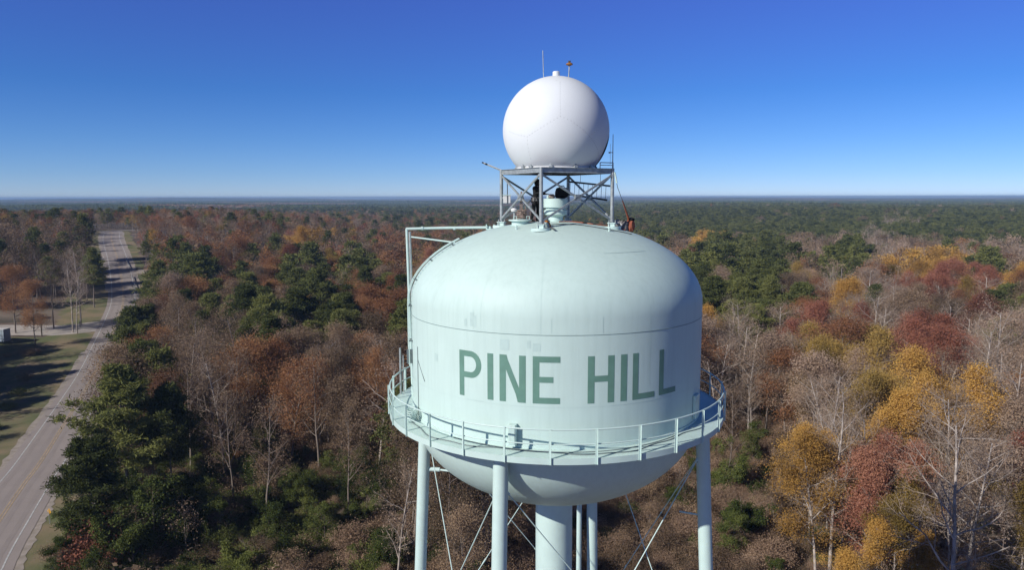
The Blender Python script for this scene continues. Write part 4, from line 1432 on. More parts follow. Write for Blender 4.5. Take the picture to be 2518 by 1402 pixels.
for a in (  # pines left of the tower, along the road
        ('big_pine', 290, 905, 19.5, 1.2), ('big_pine', 225, 1085, 14.5, 1.15), ('big_pine', 345, 845, 19, 0.9), ('pine', 405, 960, 16, 0.9),
        ('pine', 322, 762, 18, 1.0), ('pine', 392, 692, 19, 1.1), ('pine', 470, 632, 20, 1.2), ('pine', 455, 715, 18, 1.0), ('pine', 530, 690, 19, 1.1), ('pine', 575, 735, 18, 1.0),
        ('pine', 500, 770, 17, 1.0), ('pine', 610, 790, 17, 0.9), ('pine', 705, 655, 19, 1.2), ('pine', 760, 640, 18, 1.1), ('pine', 730, 700, 18, 1.0), ('pine', 885, 640, 20, 1.1),
        ('pine', 825, 738, 18, 1.3), ('pine', 790, 765, 17, 1.1), ('pine', 860, 775, 17, 1.0), ('pine', 905, 705, 18, 1.0), ('pine', 1000, 745, 18, 1.0), ('pine', 925, 590, 18, 0.9),
        # right of the tower
        ('pine', 1775, 612, 21, 1.2), ('pine', 1835, 625, 21, 1.2), ('pine', 1893, 600, 22, 1.1), ('pine', 1735, 650, 20, 1.2), ('pine', 1815, 680, 20, 1.2), ('pine', 1880, 690, 20, 1.1),
        ('pine', 1745, 725, 19, 1.1), ('pine', 1860, 760, 18, 1.0), ('pine', 2090, 618, 20, 1.3), ('pine', 2425, 655, 18, 1.0), ('pine', 2480, 745, 17, 1.0), ('pine', 1720, 760, 17, 0.9),
        # golden
        ('gold', 1735, 600, 19, 1.2), ('gold', 2265, 645, 19, 1.1), ('gold', 2320, 640, 19, 1.1), ('gold', 2475, 678, 19, 1.2), ('olive', 2190, 655, 18, 1.0), ('gold', 2380, 925, 18, 1.2), ('gold', 2290, 945, 18, 1.0),
        ('gold', 2230, 985, 17, 1.0), ('gold', 2000, 1065, 14, 1.0), ('gold', 2045, 1075, 13, 0.9), ('olive', 2060, 835, 18, 1.1), ('olive', 2000, 850, 17, 0.9), ('olive', 2150, 940, 17, 1.0),
        ('gold', 2170, 1030, 15, 0.9), ('olive', 2210, 1240, 12, 1.0), ('gold', 2150, 1290, 10, 1.0), ('olive', 2260, 1180, 13, 0.9), ('gold', 2080, 1375, 9, 1.0), ('gold', 2250, 1330, 10, 0.9),
        ('gold', 745, 735, 18, 0.8), ('gold', 750, 563, 20, 1.0), ('gold', 660, 700, 17, 0.8), ('olive', 700, 610, 17, 0.8),
        # red and rust
        ('red', 2270, 808, 18, 1.2), ('red', 2340, 825, 17, 1.1), ('red', 2400, 655, 18, 1.2), ('red', 2370, 700, 17, 1.1), ('red', 2250, 700, 17, 1.1), ('red', 2180, 1080, 15, 1.0), ('red', 2150, 1130, 15, 1.0),
        ('red', 2240, 1110, 14, 1.0), ('red', 2175, 1180, 13, 1.0), ('rust', 2110, 655, 17, 1.0), ('red', 2210, 1150, 12, 0.9),
        ('rust', 940, 735, 19, 1.3), ('rust', 985, 715, 19, 1.1), ('rust', 465, 563, 20, 1.3), ('rust', 530, 560, 20, 1.2), ('rust', 590, 580, 19, 1.1), ('rust', 400, 640, 17, 1.0), ('rust', 25, 655, 19, 1.2),
        ('rust', 75, 690, 18, 1.0), ('rust', 640, 680, 17, 0.9), ('rust', 830, 640, 17, 0.9), ('rust', 715, 905, 15, 0.8), ('rust', 540, 900, 14, 0.9), ('rust', 700, 600, 18, 0.9), ('rust', 960, 640, 17, 1.0),
        ('rust', 1000, 900, 13, 0.8),
        # bare
        ('bare', 185, 602, 24, 1.0), ('bare', 165, 622, 23, 0.9), ('bare', 207, 618, 22, 0.9), ('bare', 178, 650, 20, 0.9), ('bare', 200, 665, 19, 0.8), ('dark_bare', 120, 640, 20, 1.0), ('pine', 238, 585, 20, 1.0), ('pine', 222, 612, 19, 0.9), ('pine', 248, 560, 20, 1.0), ('dark_bare', 90, 600, 20, 1.0),  ('bare', 1825, 790, 19, 1.3), ('bare', 1765, 830, 18, 1.0), ('bare', 2375, 1010, 24, 1.1), ('bare', 2160, 880, 18, 1.1), ('bare', 2460, 745, 25, 1.1), ('bare', 2418, 790, 23, 1.0),
        ('bare', 2500, 850, 23, 1.0), ('bare', 2040, 680, 19, 1.0), ('bare', 2100, 690, 20, 1.1), ('bare', 1965, 660, 20, 0.9), ('bare', 1945, 690, 19, 0.9), ('bare', 2165, 580, 22, 1.2), ('bare', 2140, 1000, 18, 0.9),
        ('bare', 2085, 1050, 16, 0.8), ('bare', 925, 870, 19, 1.2), ('bare', 965, 1120, 16, 0.9), ('bare', 800, 830, 19, 0.9), ('dark_bare', 450, 820, 21, 1.1), ('dark_bare', 510, 800, 21, 1.1), ('bare', 560, 700, 18, 0.9),
        ('bare', 2330, 740, 20, 1.0), ('bare', 2260, 760, 19, 1.0), ('dark_bare', 560, 950, 17, 0.9), ('dark_bare', 640, 980, 17, 1.0), ('dark_bare', 850, 1000, 15, 0.9), ('brown', 780, 860, 17, 0.9),
        ('dark_bare', 1800, 950, 15, 0.9), ('dark_bare', 1760, 720, 18, 1.0), ('brown', 1795, 755, 17, 0.8)):
    top_place(*a)
for a in (('green_shrub', 330, 1402, 8, 1.0), ('green_shrub', 385, 1380, 9.5, 1.2), ('green_shrub', 455, 1330, 8, 1.0), ('red_shrub', 255, 1400, 7, 1.1), ('red_shrub', 290, 1370, 5, 0.9), ('green_shrub', 190, 1345, 5.5, 1.0),
          ('green_shrub', 150, 1420, 4.5, 1.0), ('green_shrub', 1790, 1220, 7, 1.0), ('green_shrub', 1830, 1330, 6.5, 1.2), ('green_shrub', 1790, 1380, 5.5, 1.0), ('green_shrub', 1850, 1150, 5, 0.9),
          ('green_shrub', 960, 1420, 5.5, 0.9), ('green_shrub', 1110, 1330, 6, 1.0), ('green_shrub', 1090, 1400, 6, 1.0), ('green_shrub', 620, 1420, 5, 1.2), ('green_shrub', 720, 1260, 5, 1.1), ('green_shrub', 800, 1340, 5, 1.1),
          ('green_shrub', 860, 1210, 5, 1.1), ('green_shrub', 540, 1340, 6, 1.1), ('green_shrub', 660, 1150, 5, 1.1), ('green_shrub', 1880, 1010, 5, 0.9), ('green_shrub', 1720, 1300, 3.5, 0.8), ('green_shrub', 900, 1290, 4, 1.0)):
    base_place(*a)

# ---- random fill
rnd = random.Random(77)
occ = {}


def cell(x, y): return (int(x // 5), int(y // 5))


for k_, x, y, h_, wf in PLACED: occ.setdefault(cell(x, y), []).append((x, y, 3.6 if h_ > 9 else 2.0))


def free(x, y, r):
    cx_, cy_ = cell(x, y)
    for i in (-1, 0, 1):
        for j in (-1, 0, 1):
            for (a, b, rr_) in occ.get((cx_ + i, cy_ + j), ()):
                if math.hypot(a - x, b - y) < max(r, 0.0) : return False
    return True


def to_px(x, y, z):
    """pixel of a point z metres above the terrain"""
    z = z + T(x, y)
    zc = y * math.cos(PITCH) + (CAMZ - z) * math.sin(PITCH)
    yy = (CAMZ - z) * math.cos(PITCH) - y * math.sin(PITCH)
    return 1259 + FPX * x / zc, 701 + FPX * yy / zc


def allowed(x, y, ht):
    if 183 < y < 219 and -178 < x < -112: return False
    if road_dist(x, y) < (11.0 if y < 290 else 9.5): return False
    bx_, by_ = to_px(x, y, 0)
    tx_, ty_ = to_px(x, y, ht)
    if math.hypot(x - TX, y - TY) < 17: return False
    # side roads
    for L_ in (SIDE, SIDE2):
        for q in L_:
            if abs(q.y - y) < 9 and abs(q.x - x) < 12: return False
    # mown clearing left of the road
    if -400 < bx_ < 240 and 818 < by_ < 1200 and x < -60:
        if bx_ > -30 or road_dist(x, y) < 38: return False
    if 60 < bx_ < 150 and 772 < by_ < 800: return False
    if bx_ < 250 and 792 < by_ < 872: return False
    # keep view below the tank open: low scrub only
    if 1215 < bx_ < 1960 and by_ > 1120 and ht > 6: return False
    if 480 < bx_ < 990 and by_ > 1175 and ht > 6: return False
    if y < 62 and ht > 8: return False
    if bx_ < 1000 and by_ > 1190 and ht > 6 and x > -66: return False
    if y < 285 and x < np.interp(y, ROADA[:, 1], ROADA[:, 0]) and road_dist(x, y) < 38: return False
    if ty_ > 1402 and by_ > 1402: return False
    # crown must not stand in front of the road strip
    if ht > 7 and tx_ < 330 and ty_ < 1402 and x > -66 and tx_ < 180: return False
    return True


PAINT = (   # where each kind of crown shows: centre and radii in photograph pixels
    (1800, 700, 125, 100, 'pine', .92), (1890, 640, 42, 55, 'pine', .92), (2090, 650, 55, 40, 'pine', .8), (2425, 672, 45, 25, 'pine', .7), (2480, 775, 50, 35, 'pine', .6),
    (340, 830, 60, 90, 'pine', .38), (470, 660, 65, 50, 'pine', .65), (400, 725, 80, 50, 'pine', .5), (560, 745, 90, 50, 'pine', .45), (740, 680, 70, 55, 'pine', .55), (885, 680, 45, 65, 'pine', .6),
    (815, 780, 85, 50, 'pine', .75), (1000, 775, 35, 55, 'pine', .7), (232, 600, 40, 70, 'pine', .85), (350, 600, 50, 50, 'pine', .6), (640, 800, 60, 50, 'pine', .5),
    (500, 583, 140, 30, 'rust', .8), (755, 575, 60, 25, 'gold', .6), (640, 690, 50, 40, 'rust', .6), (955, 775, 70, 60, 'rust', .85), (30, 690, 70, 50, 'rust', .8), (700, 940, 65, 75, 'rust', .5),
    (540, 910, 45, 70, 'rust', .4), (980, 640, 60, 50, 'rust', .5), (850, 640, 40, 40, 'rust', .5), (1750, 612, 55, 28, 'gold', .8), (2290, 668, 110, 32, 'gold', .75), (2480, 700, 60, 32, 'gold', .8),
    (2380, 690, 70, 40, 'red', .7), (2260, 725, 80, 30, 'red', .7), (2290, 850, 90, 65, 'red', .75), (2290, 995, 100, 60, 'gold', .7), (2010, 1105, 60, 55, 'gold', .55), (2060, 875, 95, 60, 'olive', .4),
    (2180, 1160, 90, 100, 'red', .6), (2190, 1320, 120, 80, 'gold', .5), (2130, 690, 50, 30, 'rust', .4), (1790, 760, 60, 50, 'rust', .3), (2160, 960, 60, 60, 'olive', .35),
    (2440, 860, 90, 120, 'bare', .6), (2380, 1180, 130, 160, 'bare', .6), (2100, 740, 140, 80, 'bare', .55), (1830, 870, 110, 90, 'bare', .5), (185, 690, 48, 110, 'bare', .9), (930, 930, 60, 60, 'bare', .7),
    (450, 880, 110, 90, 'dark_bare', .6), (620, 1000, 140, 120, 'rust', .18), (820, 880, 90, 70, 'brown', .4), (900, 1050, 90, 80, 'rust', .35), (560, 1010, 160, 120, 'dark_bare', .3), (2160, 610, 50, 50, 'bare', .7), (2215, 545, 55, 16, 'bare', .45))


def zone_kind(x, y, d):
    ux, uy = to_px(x, y, 14)
    for (cx_, cy_, rx_, ry_, k_, p_) in PAINT:
        if ((ux - cx_) / rx_) ** 2 + ((uy - cy_) / ry_) ** 2 < 1 and rnd.random() < p_: return k_
    bx_, by_ = to_px(x, y, 17)
    n1 = noise.noise((x / 26, y / 26, 1.7)); n2 = noise.noise((x / 70, y / 70, 8.7))
    right = bx_ > 1500
    if right:
        wts = {'bare': 26 + 20 * n1, 'dark_bare': 20, 'brown': 15 + 16 * n2, 'tan': 17, 'red': 4 + 12 * max(n2, 0), 'gold': 2 + 8 * max(-n1, 0), 'olive': 4, 'rust': 6, 'pine': 0 if d < 170 else 3 + 14 * max(-n2 - 0.1, 0)}
        if d > 330: wts = {'tan': 34, 'bare': 24, 'brown': 26, 'dark_bare': 10, 'pine': 4, 'rust': 5}
    else:
        wts = {'bare': 9 + 8 * n1, 'dark_bare': 22, 'brown': 30, 'tan': 7, 'red': 3, 'gold': 3 + 3 * n1, 'olive': 4, 'rust': 19 + 26 * max(n2, 0), 'pine': 8 + 22 * max(-n2, 0)}
    if d > 430:
        pr = 0.0
        if bx_ > 1330:      # plantation on the right
            lo = 485 + 60 * noise.noise((x / 150, y / 150, 3.0))
            pr = 0.985 if d > lo else 0.04
        else:
            pr = 0.12 + 0.6 * min(max((d - 850) / 600, 0), 1) + 0.4 * noise.noise((x / 180, y / 220, 2.0))
        if rnd.random() < pr: return 'pine'
    ks = list(wts); ws = [max(wts[k], 0.2) for k in ks]
    return rnd.choices(ks, ws)[0]


FILL = []; OUTER = []
y = 44.0
while y < 1500:
    step = 5.4 if y < 150 else (5.8 if y < 300 else (7.0 if y < 800 else 9.0))
    half = (y * 0.9926 + 5) * 1259 / FPX + (26 if y < 300 else 10)
    x = -half
    while x < half:
        X = x + rnd.uniform(-0.42, 0.42) * step; Y = y + rnd.uniform(-0.42, 0.42) * step
        x += step
        d = math.hypot(X, Y)
        kd = zone_kind(X, Y, d)
        ht = rnd.triangular(10.5, 22.5, 17.0) * (1.06 if kd == 'pine' else 1.0) * (1 - 0.38 * left_hill(X, Y) * sstep(220, 400, d))
        if d > 450 and kd == 'pine' and X > 0: ht = rnd.uniform(14, 17)
        if not free(X, Y, 3.4): continue
        if not allowed(X, Y, ht): continue
        if kd == 'pine' and X > 0 and d > 470: OUTER.append((kd, X + rnd.uniform(-3, 3), Y + step * 0.5, ht * rnd.uniform(0.85, 1.0), rnd.uniform(1.0, 1.3)))
        FILL.append((kd, X, Y, ht, rnd.uniform(0.85, 1.35)))
    y += step

# low scrub where trees are kept away
SCRUB = []
for _ in range(900):
    px_ = rnd.uniform(-150, 2650); py_ = rnd.uniform(1000, 1560)
    X, Y = G(px_, py_)
    dense = (1215 < px_ < 1960 and py_ > 1120) or (480 < px_ < 990 and py_ > 1150)
    if not dense and rnd.random() < 0.45: continue
    if road_dist(X, Y) < 9 or px_ < 60 and py_ < 1250: continue
    if math.hypot(X - TX, Y - TY) < 8: continue
    if not free(X, Y, 2.0): continue
    occ.setdefault(cell(X, Y), []).append((X, Y, 2))
    if px_ < 1000:
        kd = rnd.choices(('vine_shrub', 'green_shrub', 'red_shrub'), (50, 45, 4))[0]
    else:
        kd = rnd.choices(('vine_shrub', 'green_shrub'), (86, 14))[0]
    SCRUB.append((kd, X, Y, rnd.uniform(1.6, 3.8), rnd.uniform(0.8, 1.3)))

# ------------------------------------------------------------------ individuals
def in_view(x, y, ht, wf):
    a, b = to_px(x, y, ht); c, e = to_px(x, y, 0)
    zc = y
    wpx = 5 * FPX / max(zc, 1)
    return -wpx < a < 2518 + wpx and b < 1402


FILL.sort(key=lambda t: math.hypot(t[1], t[2]))
cnt = {}
IND = list(PLACED); REST = []
LIMIT = {'pine': 150, 'bare': 150, 'dark_bare': 140, 'brown': 150, 'rust': 110, 'tan': 80, 'red': 60, 'gold': 50, 'olive': 50}
for t in FILL:
    d = math.hypot(t[1], t[2])
    if not in_view(*t[1:]) or d > 290:
        REST.append(t); continue
    cnt[t[0]] = cnt.get(t[0], 0) + 1
    if cnt[t[0]] <= LIMIT.get(t[0], 100): IND.append(t)
    else: REST.append(t)
REST += OUTER
scr = [t for t in SCRUB if in_view(*t[1:])]
IND += scr[:230]
REST += scr[230:]

ROWS = ((0, 75, 'nearest'), (75, 95, 'second'), (95, 118, 'third'), (118, 145, 'fourth'), (145, 180, 'fifth'), (180, 225, 'sixth'), (225, 300, 'seventh'), (300, 1e9, 'farthest'))
ORD = ['first', 'second', 'third', 'fourth', 'fifth', 'sixth', 'seventh', 'eighth', 'ninth', 'tenth', 'eleventh', 'twelfth']


def ordinal(n):
    if n <= 12: return ORD[n - 1]
    return str(n) + ('th' if 10 < n % 100 < 14 else {1: 'st', 2: 'nd', 3: 'rd'}.get(n % 10, 'th'))


keyed = {}
for t in IND:
    kd, x, y, ht, wf = t
    px_, py_ = to_px(x, y, ht * 0.7)
    d = math.hypot(x, y)
    row = [r[2] for r in ROWS if r[0] <= d < r[1]][0]
    if y < 900 and px_ < 300 and x < ROADA[np.argmin(np.abs(ROADA[:, 1] - y)), 0]: zn = 'beyond the road'
    elif px_ < 1010: zn = 'between road and tower'
    elif px_ < 1730: zn = 'behind the tower'
    else: zn = 'right of the tower'
    keyed.setdefault((kd, zn, row), []).append((px_, t))
vr = random.Random(5)
for (kd, zn, row), lst in keyed.items():
    lst.sort(key=lambda q: q[0])
    for i, (px_, (k_, x, y, ht, wf)) in enumerate(lst):
        protos = NEAR[kd]
        H, tm, cm = protos[vr.randrange(len(protos))]
        if kd not in ('green_shrub', 'vine_shrub', 'red_shrub'):
            H, tm, cm = min(vr.sample(protos, min(2, len(protos))), key=lambda q: abs(q[0] - ht))
        s = ht / H
        e = bpy.data.objects.new(NAME[kd], None); COL.objects.link(e)
        e.empty_display_size = 0.5
        e.location = (x, y, T(x, y))
        e.rotation_euler = (vr.gauss(0, 0.02), vr.gauss(0, 0.02), vr.uniform(0, 6.28))
        e.scale = (s * wf, s * wf, s)
        only = len(lst) == 1
        if only:
            lab = f"{DESC[kd]} {zn}, alone of its kind in the {row} row"
        else:
            o_ = 'leftmost' if i == 0 else ('rightmost' if i == len(lst) - 1 else ordinal(i + 1) + ' from left')
            lab = f"{DESC[kd]} {zn}, {o_} in the {row} row"
        tag(e, lab, CAT.get(kd, 'autumn tree'), GRP[kd])
        shr = 'shrub' in kd
        a = bpy.data.objects.new('stems' if shr else 'trunk', tm); COL.objects.link(a); a.parent = e
        b = bpy.data.objects.new('foliage' if shr else 'crown', cm); COL.objects.link(b); b.parent = e

# ------------------------------------------------------------------ far forest as one mass (geometry nodes)
FARP = []   # (name, mesh)


def merged(name, tc, bark, twig, leaf):
    trunk, crown = tc
    parts = [(v, q, 0) for v, q, m in trunk] + [(v, q, m + 1) for v, q, m in crown]
    return mesh_np(name, parts, [bark, twig, leaf])


KIDX = {}


def addp(kind, me):
    KIDX.setdefault(kind, []).append(len(FARP)); FARP.append(me)


def lod(kind, i, H, sp, lv, ls, kids, bark, twig, leaf, lump=0.0):
    addp(kind, merged('forest_' + kind, decid(700 + i, H, sp, kids=kids, leaves=lv, lsize=ls, scatter=0.65, wob=0.13, lump=lump), M[bark], M[twig], F[leaf]))


for i in range(2):
    addp('pine', merged('forest_pine', pine(720 + i, 18, 4.9, dens=9, lsz=0.80, wsp=0.85, ntufts=3), M['bark_grey'], M['bark_grey'], F['pine']))
    lod('bare', 10 + i, 18, 4.5, 260, 0.30, (12, 5, 5, 0), 'bark_pale', 'twig_grey', 'tan')
    lod('dark_bare', 20 + i, 18, 4.4, 700, 0.32, (11, 5, 4, 0), 'bark_grey', 'twig_brown', 'brown')
    lod('brown', 30 + i, 18, 4.6, 1300, 0.42, (11, 5, 3, 0), 'bark_grey', 'twig_brown', 'brown')
    lod('rust', 40 + i, 18, 4.6, 1400, 0.42, (11, 5, 3, 0), 'bark_grey', 'twig_brown', 'rust')
    lod('tan', 50 + i, 18, 4.4, 1000, 0.40, (12, 5, 3, 0), 'bark_pale', 'twig_grey', 'tan')
    lod('red', 60 + i, 18, 4.6, 1500, 0.42, (11, 5, 3, 0), 'bark_pale', 'twig_grey', 'red', 0.3)
    lod('gold', 70 + i, 18, 4.6, 1500, 0.42, (11, 5, 3, 0), 'bark_pale', 'twig_grey', 'gold', 0.3)
    lod('olive', 80 + i, 18, 4.6, 1400, 0.42, (11, 5, 3, 0), 'bark_pale', 'twig_grey', 'olive', 0.3)


def patch(seed, kinds, size=40, n=22, H=16, q=46, ls=1.9):
    """a patch of distant canopy: many small crowns"""
    rng = np.random.default_rng(seed); rr = random.Random(seed)
    parts = []
    for k in range(n):
        c = np.array([rr.uniform(-size / 2, size / 2), rr.uniform(-size / 2, size / 2), H * rr.uniform(0.66, 0.95)])
        v = rng.normal(size=(q, 3)); v /= np.linalg.norm(v, axis=1)[:, None]
        v *= np.array([4.0, 4.0, 4.6]) * rng.uniform(0.6, 1.0, (q, 1))
        P0 = c + v; P0[:, 2] = np.minimum(P0[:, 2], H * 1.12)
        P0[: q // 4, 2] *= rng.uniform(0.3, 0.8, q // 4)
        V, Q = leaf_quads(P0, ls, rng)
        parts.append((V, Q, rr.randrange(len(kinds))))
    return mesh_np('forest_patch', parts, [F[k] for k in kinds])


addp('p_pine', patch(1, ['pine', 'pine', 'green'])); addp('p_pine', patch(2, ['pine', 'pine', 'pine', 'green']))
addp('p_brown', patch(3, ['brown', 'tan', 'brown', 'rust'])); addp('p_brown', patch(4, ['brown', 'brown', 'tan', 'pine']))
addp('p_tan', patch(5, ['tan', 'brown', 'tan']))

pts_co = []; pts_i = []; pts_r = []; pts_s = []


def gp(kind, x, y, z, s):
    lst = KIDX[kind]
    pts_co.append((x, y, z)); pts_i.append(lst[rnd.randrange(len(lst))]); pts_r.append(rnd.uniform(0, 6.28)); pts_s.append(s)


for (kd, x, y, ht, wf) in REST:
    if 'shrub' in kd: continue
    s = ht / 18.0
    gp(kd, x, y, T(x, y), (s * wf, s * wf, s))
# trees outside the left edge and below the frame whose shadows fall into view
yy_ = 88.0
while yy_ < 200:
    fl_ = -0.695 * (0.9926 * yy_ + 5.1)
    for q_ in range(5):
        X = fl_ - rnd.uniform(4, 34); Y = yy_ + rnd.uniform(-2.5, 2.5)
        if road_dist(X, Y) < (38 if yy_ < 110 else 35) or Y > 182 : continue
        if abs(to_px(X, Y, 0)[1] - 812) < 8: continue
        s_ = rnd.uniform(0.85, 1.15)
        gp(rnd.choice(('pine', 'pine', 'pine', 'brown')), X, Y, 0, (s_ * 1.1, s_ * 1.1, s_))
    yy_ += 4.5
for Y0 in (36, 42, 48, 54, 60, 66):
    X = -46.0
    while X < -4:
        Y = Y0 + rnd.uniform(-2, 2)
        h_ = min(42 - 0.548 * Y - 1.0, 16)
        if math.hypot(X - TX, Y - TY) > 12: gp(rnd.choice(('pine', 'brown', 'dark_bare')), X, Y, 0, (h_ / 18 * 1.3, h_ / 18 * 1.3, h_ / 18))
        X += 6.5
# more trees beyond the clearing
for _ in range(60):
    px_ = rnd.uniform(-420, -80); py_ = rnd.uniform(880, 1120)
    X, Y = G(px_, py_)
    if road_dist(X, Y) < 40 or Y > 180: continue
    gp(rnd.choice(('pine', 'pine', 'dark_bare', 'brown')), X, Y, 0, (1.0, 1.0, rnd.uniform(0.8, 1.15)))
for _ in range(60):     # and beyond the road near the side road
    px_ = rnd.uniform(-60, 215); py_ = rnd.uniform(640, 745)
    X, Y = G(px_, py_)
    gp(rnd.choice(('pine', 'dark_bare', 'brown', 'bare')), X, Y, T(X, Y), (1.0, 1.0, rnd.uniform(0.8, 1.1)))
# far patches
y = 1500.0
while y < 13500:
    sc = 1.0 if y < 3200 else (1.0 + (y - 3200) / 2600)
    step = 25 * sc
    half = y * 0.735 + 60
    x = -half
    while x < half:
        X = x + rnd.uniform(-0.5, 0.5) * step; Y = y + rnd.uniform(-0.5, 0.5) * step
        x += step
        n_ = noise.noise((X / 420, Y / 700, 3.3)) + 0.4 * noise.noise((X / 130, Y / 260, 5.3))
        rt = X > 0.03 * Y
        if rt and Y < 3600: kd = 'p_pine' if n_ > -0.75 else 'p_brown'
        else: kd = 'p_pine' if n_ > -0.12 else ('p_brown' if rnd.random() < 0.7 else 'p_tan')
        gp(kd, X, Y, T(X, Y), (sc, sc, rnd.uniform(0.85, 1.1)))
    y += step * 1.0



def scatter(name, pts, label, cat):
    """one object whose points carry instances of the source meshes"""
    co, pk, tr_, sz = pts
    fm = bpy.data.meshes.new(name)
    fm.vertices.add(len(co)); fm.vertices.foreach_set("co", np.array(co, dtype=np.float32).ravel())
    a = fm.attributes.new('pick', 'INT', 'POINT'); a.data.foreach_set("value", np.array(pk, dtype=np.int32))
    rot = np.zeros((len(tr_), 3), dtype=np.float32); rot[:, 2] = tr_
    a = fm.attributes.new('turn', 'FLOAT_VECTOR', 'POINT'); a.data.foreach_set("vector", rot.ravel())
    a = fm.attributes.new('size', 'FLOAT_VECTOR', 'POINT'); a.data.foreach_set("vector", np.array(sz, dtype=np.float32).ravel())
    fm.update()
    ob_ = link_mesh(name, fm)
    tag(ob_, label, cat, kind='stuff')
    ng = bpy.data.node_groups.new(name + '_scatter', 'GeometryNodeTree')
    ng.interface.new_socket('Geometry', in_out='INPUT', socket_type='NodeSocketGeometry')
    ng.interface.new_socket('Geometry', in_out='OUTPUT', socket_type='NodeSocketGeometry')
    gi = ng.nodes.new('NodeGroupInput'); go = ng.nodes.new('NodeGroupOutput')
    jn = ng.nodes.new('GeometryNodeJoinGeometry')

    def named(nm, typ):
        n_ = ng.nodes.new('GeometryNodeInputNamedAttribute'); n_.data_type = typ; n_.inputs['Name'].default_value = nm
        return [o_ for o_ in n_.outputs if o_.enabled and o_.name == 'Attribute'][0]
    ni = named('pick', 'INT'); nr = named('turn', 'FLOAT_VECTOR'); nsz = named('size', 'FLOAT_VECTOR')
    for i in sorted(set(pk)):
        po = bpy.data.objects.new(name + '_source', FARP[i])
        oi = ng.nodes.new('GeometryNodeObjectInfo'); oi.inputs['Object'].default_value = po; oi.inputs['As Instance'].default_value = True
        cp = ng.nodes.new('FunctionNodeCompare'); cp.data_type = 'INT'; cp.operation = 'EQUAL'
        ins = [s_ for s_ in cp.inputs if s_.enabled]
        ng.links.new(ni, ins[0]); ins[1].default_value = i
        ip = ng.nodes.new('GeometryNodeInstanceOnPoints')
        ng.links.new(gi.outputs[0], ip.inputs['Points'])
        ng.links.new(cp.outputs[0], ip.inputs['Selection'])
        ng.links.new(oi.outputs['Geometry'], ip.inputs['Instance'])
        ng.links.new(nr, ip.inputs['Rotation'])
        ng.links.new(nsz, ip.inputs['Scale'])
        ng.links.new(ip.outputs[0], jn.inputs[0])
    ng.links.new(jn.outputs[0], go.inputs[0])
    md = ob_.modifiers.new('scatter', 'NODES'); md.node_group = ng


scatter('forest', (pts_co, pts_i, pts_r, pts_s), 'mass of autumn woods and pine plantation reaching back to the horizon', 'forest')
NF = len(pts_co)
for kd, Hs, Ws, lf, ls, fo in (('u_vine', 2.2, 3.6, 3200, 0.11, 'vine'), ('u_tan', 1.8, 3.4, 2600, 0.11, 'tan'), ('u_brown', 2.8, 3.6, 3200, 0.11, 'brown'), ('u_green', 2.4, 3.4, 3600, 0.12, 'green'), ('u_rust', 2.2, 3.0, 2400, 0.11, 'rust')):
    for i in range(2):
        st_, fl_ = shrub(800 + i + len(FARP), Hs, Ws, lf, ls)
        addp(kd, mesh_np('undergrowth_' + kd, [(v, q, 0) for v, q, m in st_] + [(v, q, 1) for v, q, m in fl_], [M['twig_brown'], F[fo]]))
pts_co = []; pts_i = []; pts_r = []; pts_s = []
y = 58.0
while y < 260:
    half = (y * 0.9926 + 5) * 1259 / FPX + 12
    step = 2.3 if y < 130 else 3.4
    x = -half
    while x < half:
        X = x + rnd.uniform(-0.5, 0.5) * step; Y = y + rnd.uniform(-0.5, 0.5) * step
        x += step
        if road_dist(X, Y) < 9.5: continue
        if X < np.interp(Y, ROADA[:, 1], ROADA[:, 0]) + 2 and rnd.random() < 0.9: continue
        hump = noise.noise((X / 7.5, Y / 7.5, 6.1))
        if rnd.random() < 0.10 + 0.5 * max(-hump, 0): continue
        if 198 < Y < 219 and X < -110: continue
        px_, py_ = to_px(X, Y, 0)
        g_ = noise.noise((X / 14, Y / 14, 2.2))
        if px_ < 1000: kd = rnd.choices(('u_vine', 'u_green', 'u_brown', 'u_rust', 'u_tan'), (30, (26 if py_ < 1130 else 90) + 60 * max(g_, 0), 26, 6, 4))[0]
        else: kd = rnd.choices(('u_vine', 'u_green', 'u_brown', 'u_rust', 'u_tan'), (40, 3 + 50 * max(g_ - 0.1, 0), 24, 3, 22))[0]
        sc_ = rnd.uniform(0.5, 1.1) * (1 + 0.9 * max(hump, 0))
        gp(kd, X, Y, T(X, Y), (sc_, sc_, sc_ * rnd.uniform(0.6, 1.2)))
    y += step
for kd, Hm, fo, lv in (('m_brown', 7, 'brown', 3600), ('m_vine', 6, 'vine', 4200), ('m_green', 6, 'green', 5200), ('m_bare', 8, 'tan', 500)):
    for i in range(2):
        addp(kd, merged('sapling_' + kd, decid(900 + i + len(FARP), Hm, 2.3, base=0.10, kids=(11, 5, 4, 2), wob=0.2, up=0.10, leaves=lv, lsize=0.15, scatter=0.28, lump=0.3, r0=0.06), M['bark_grey'], M['twig_brown'], F[fo]))
y = 56.0
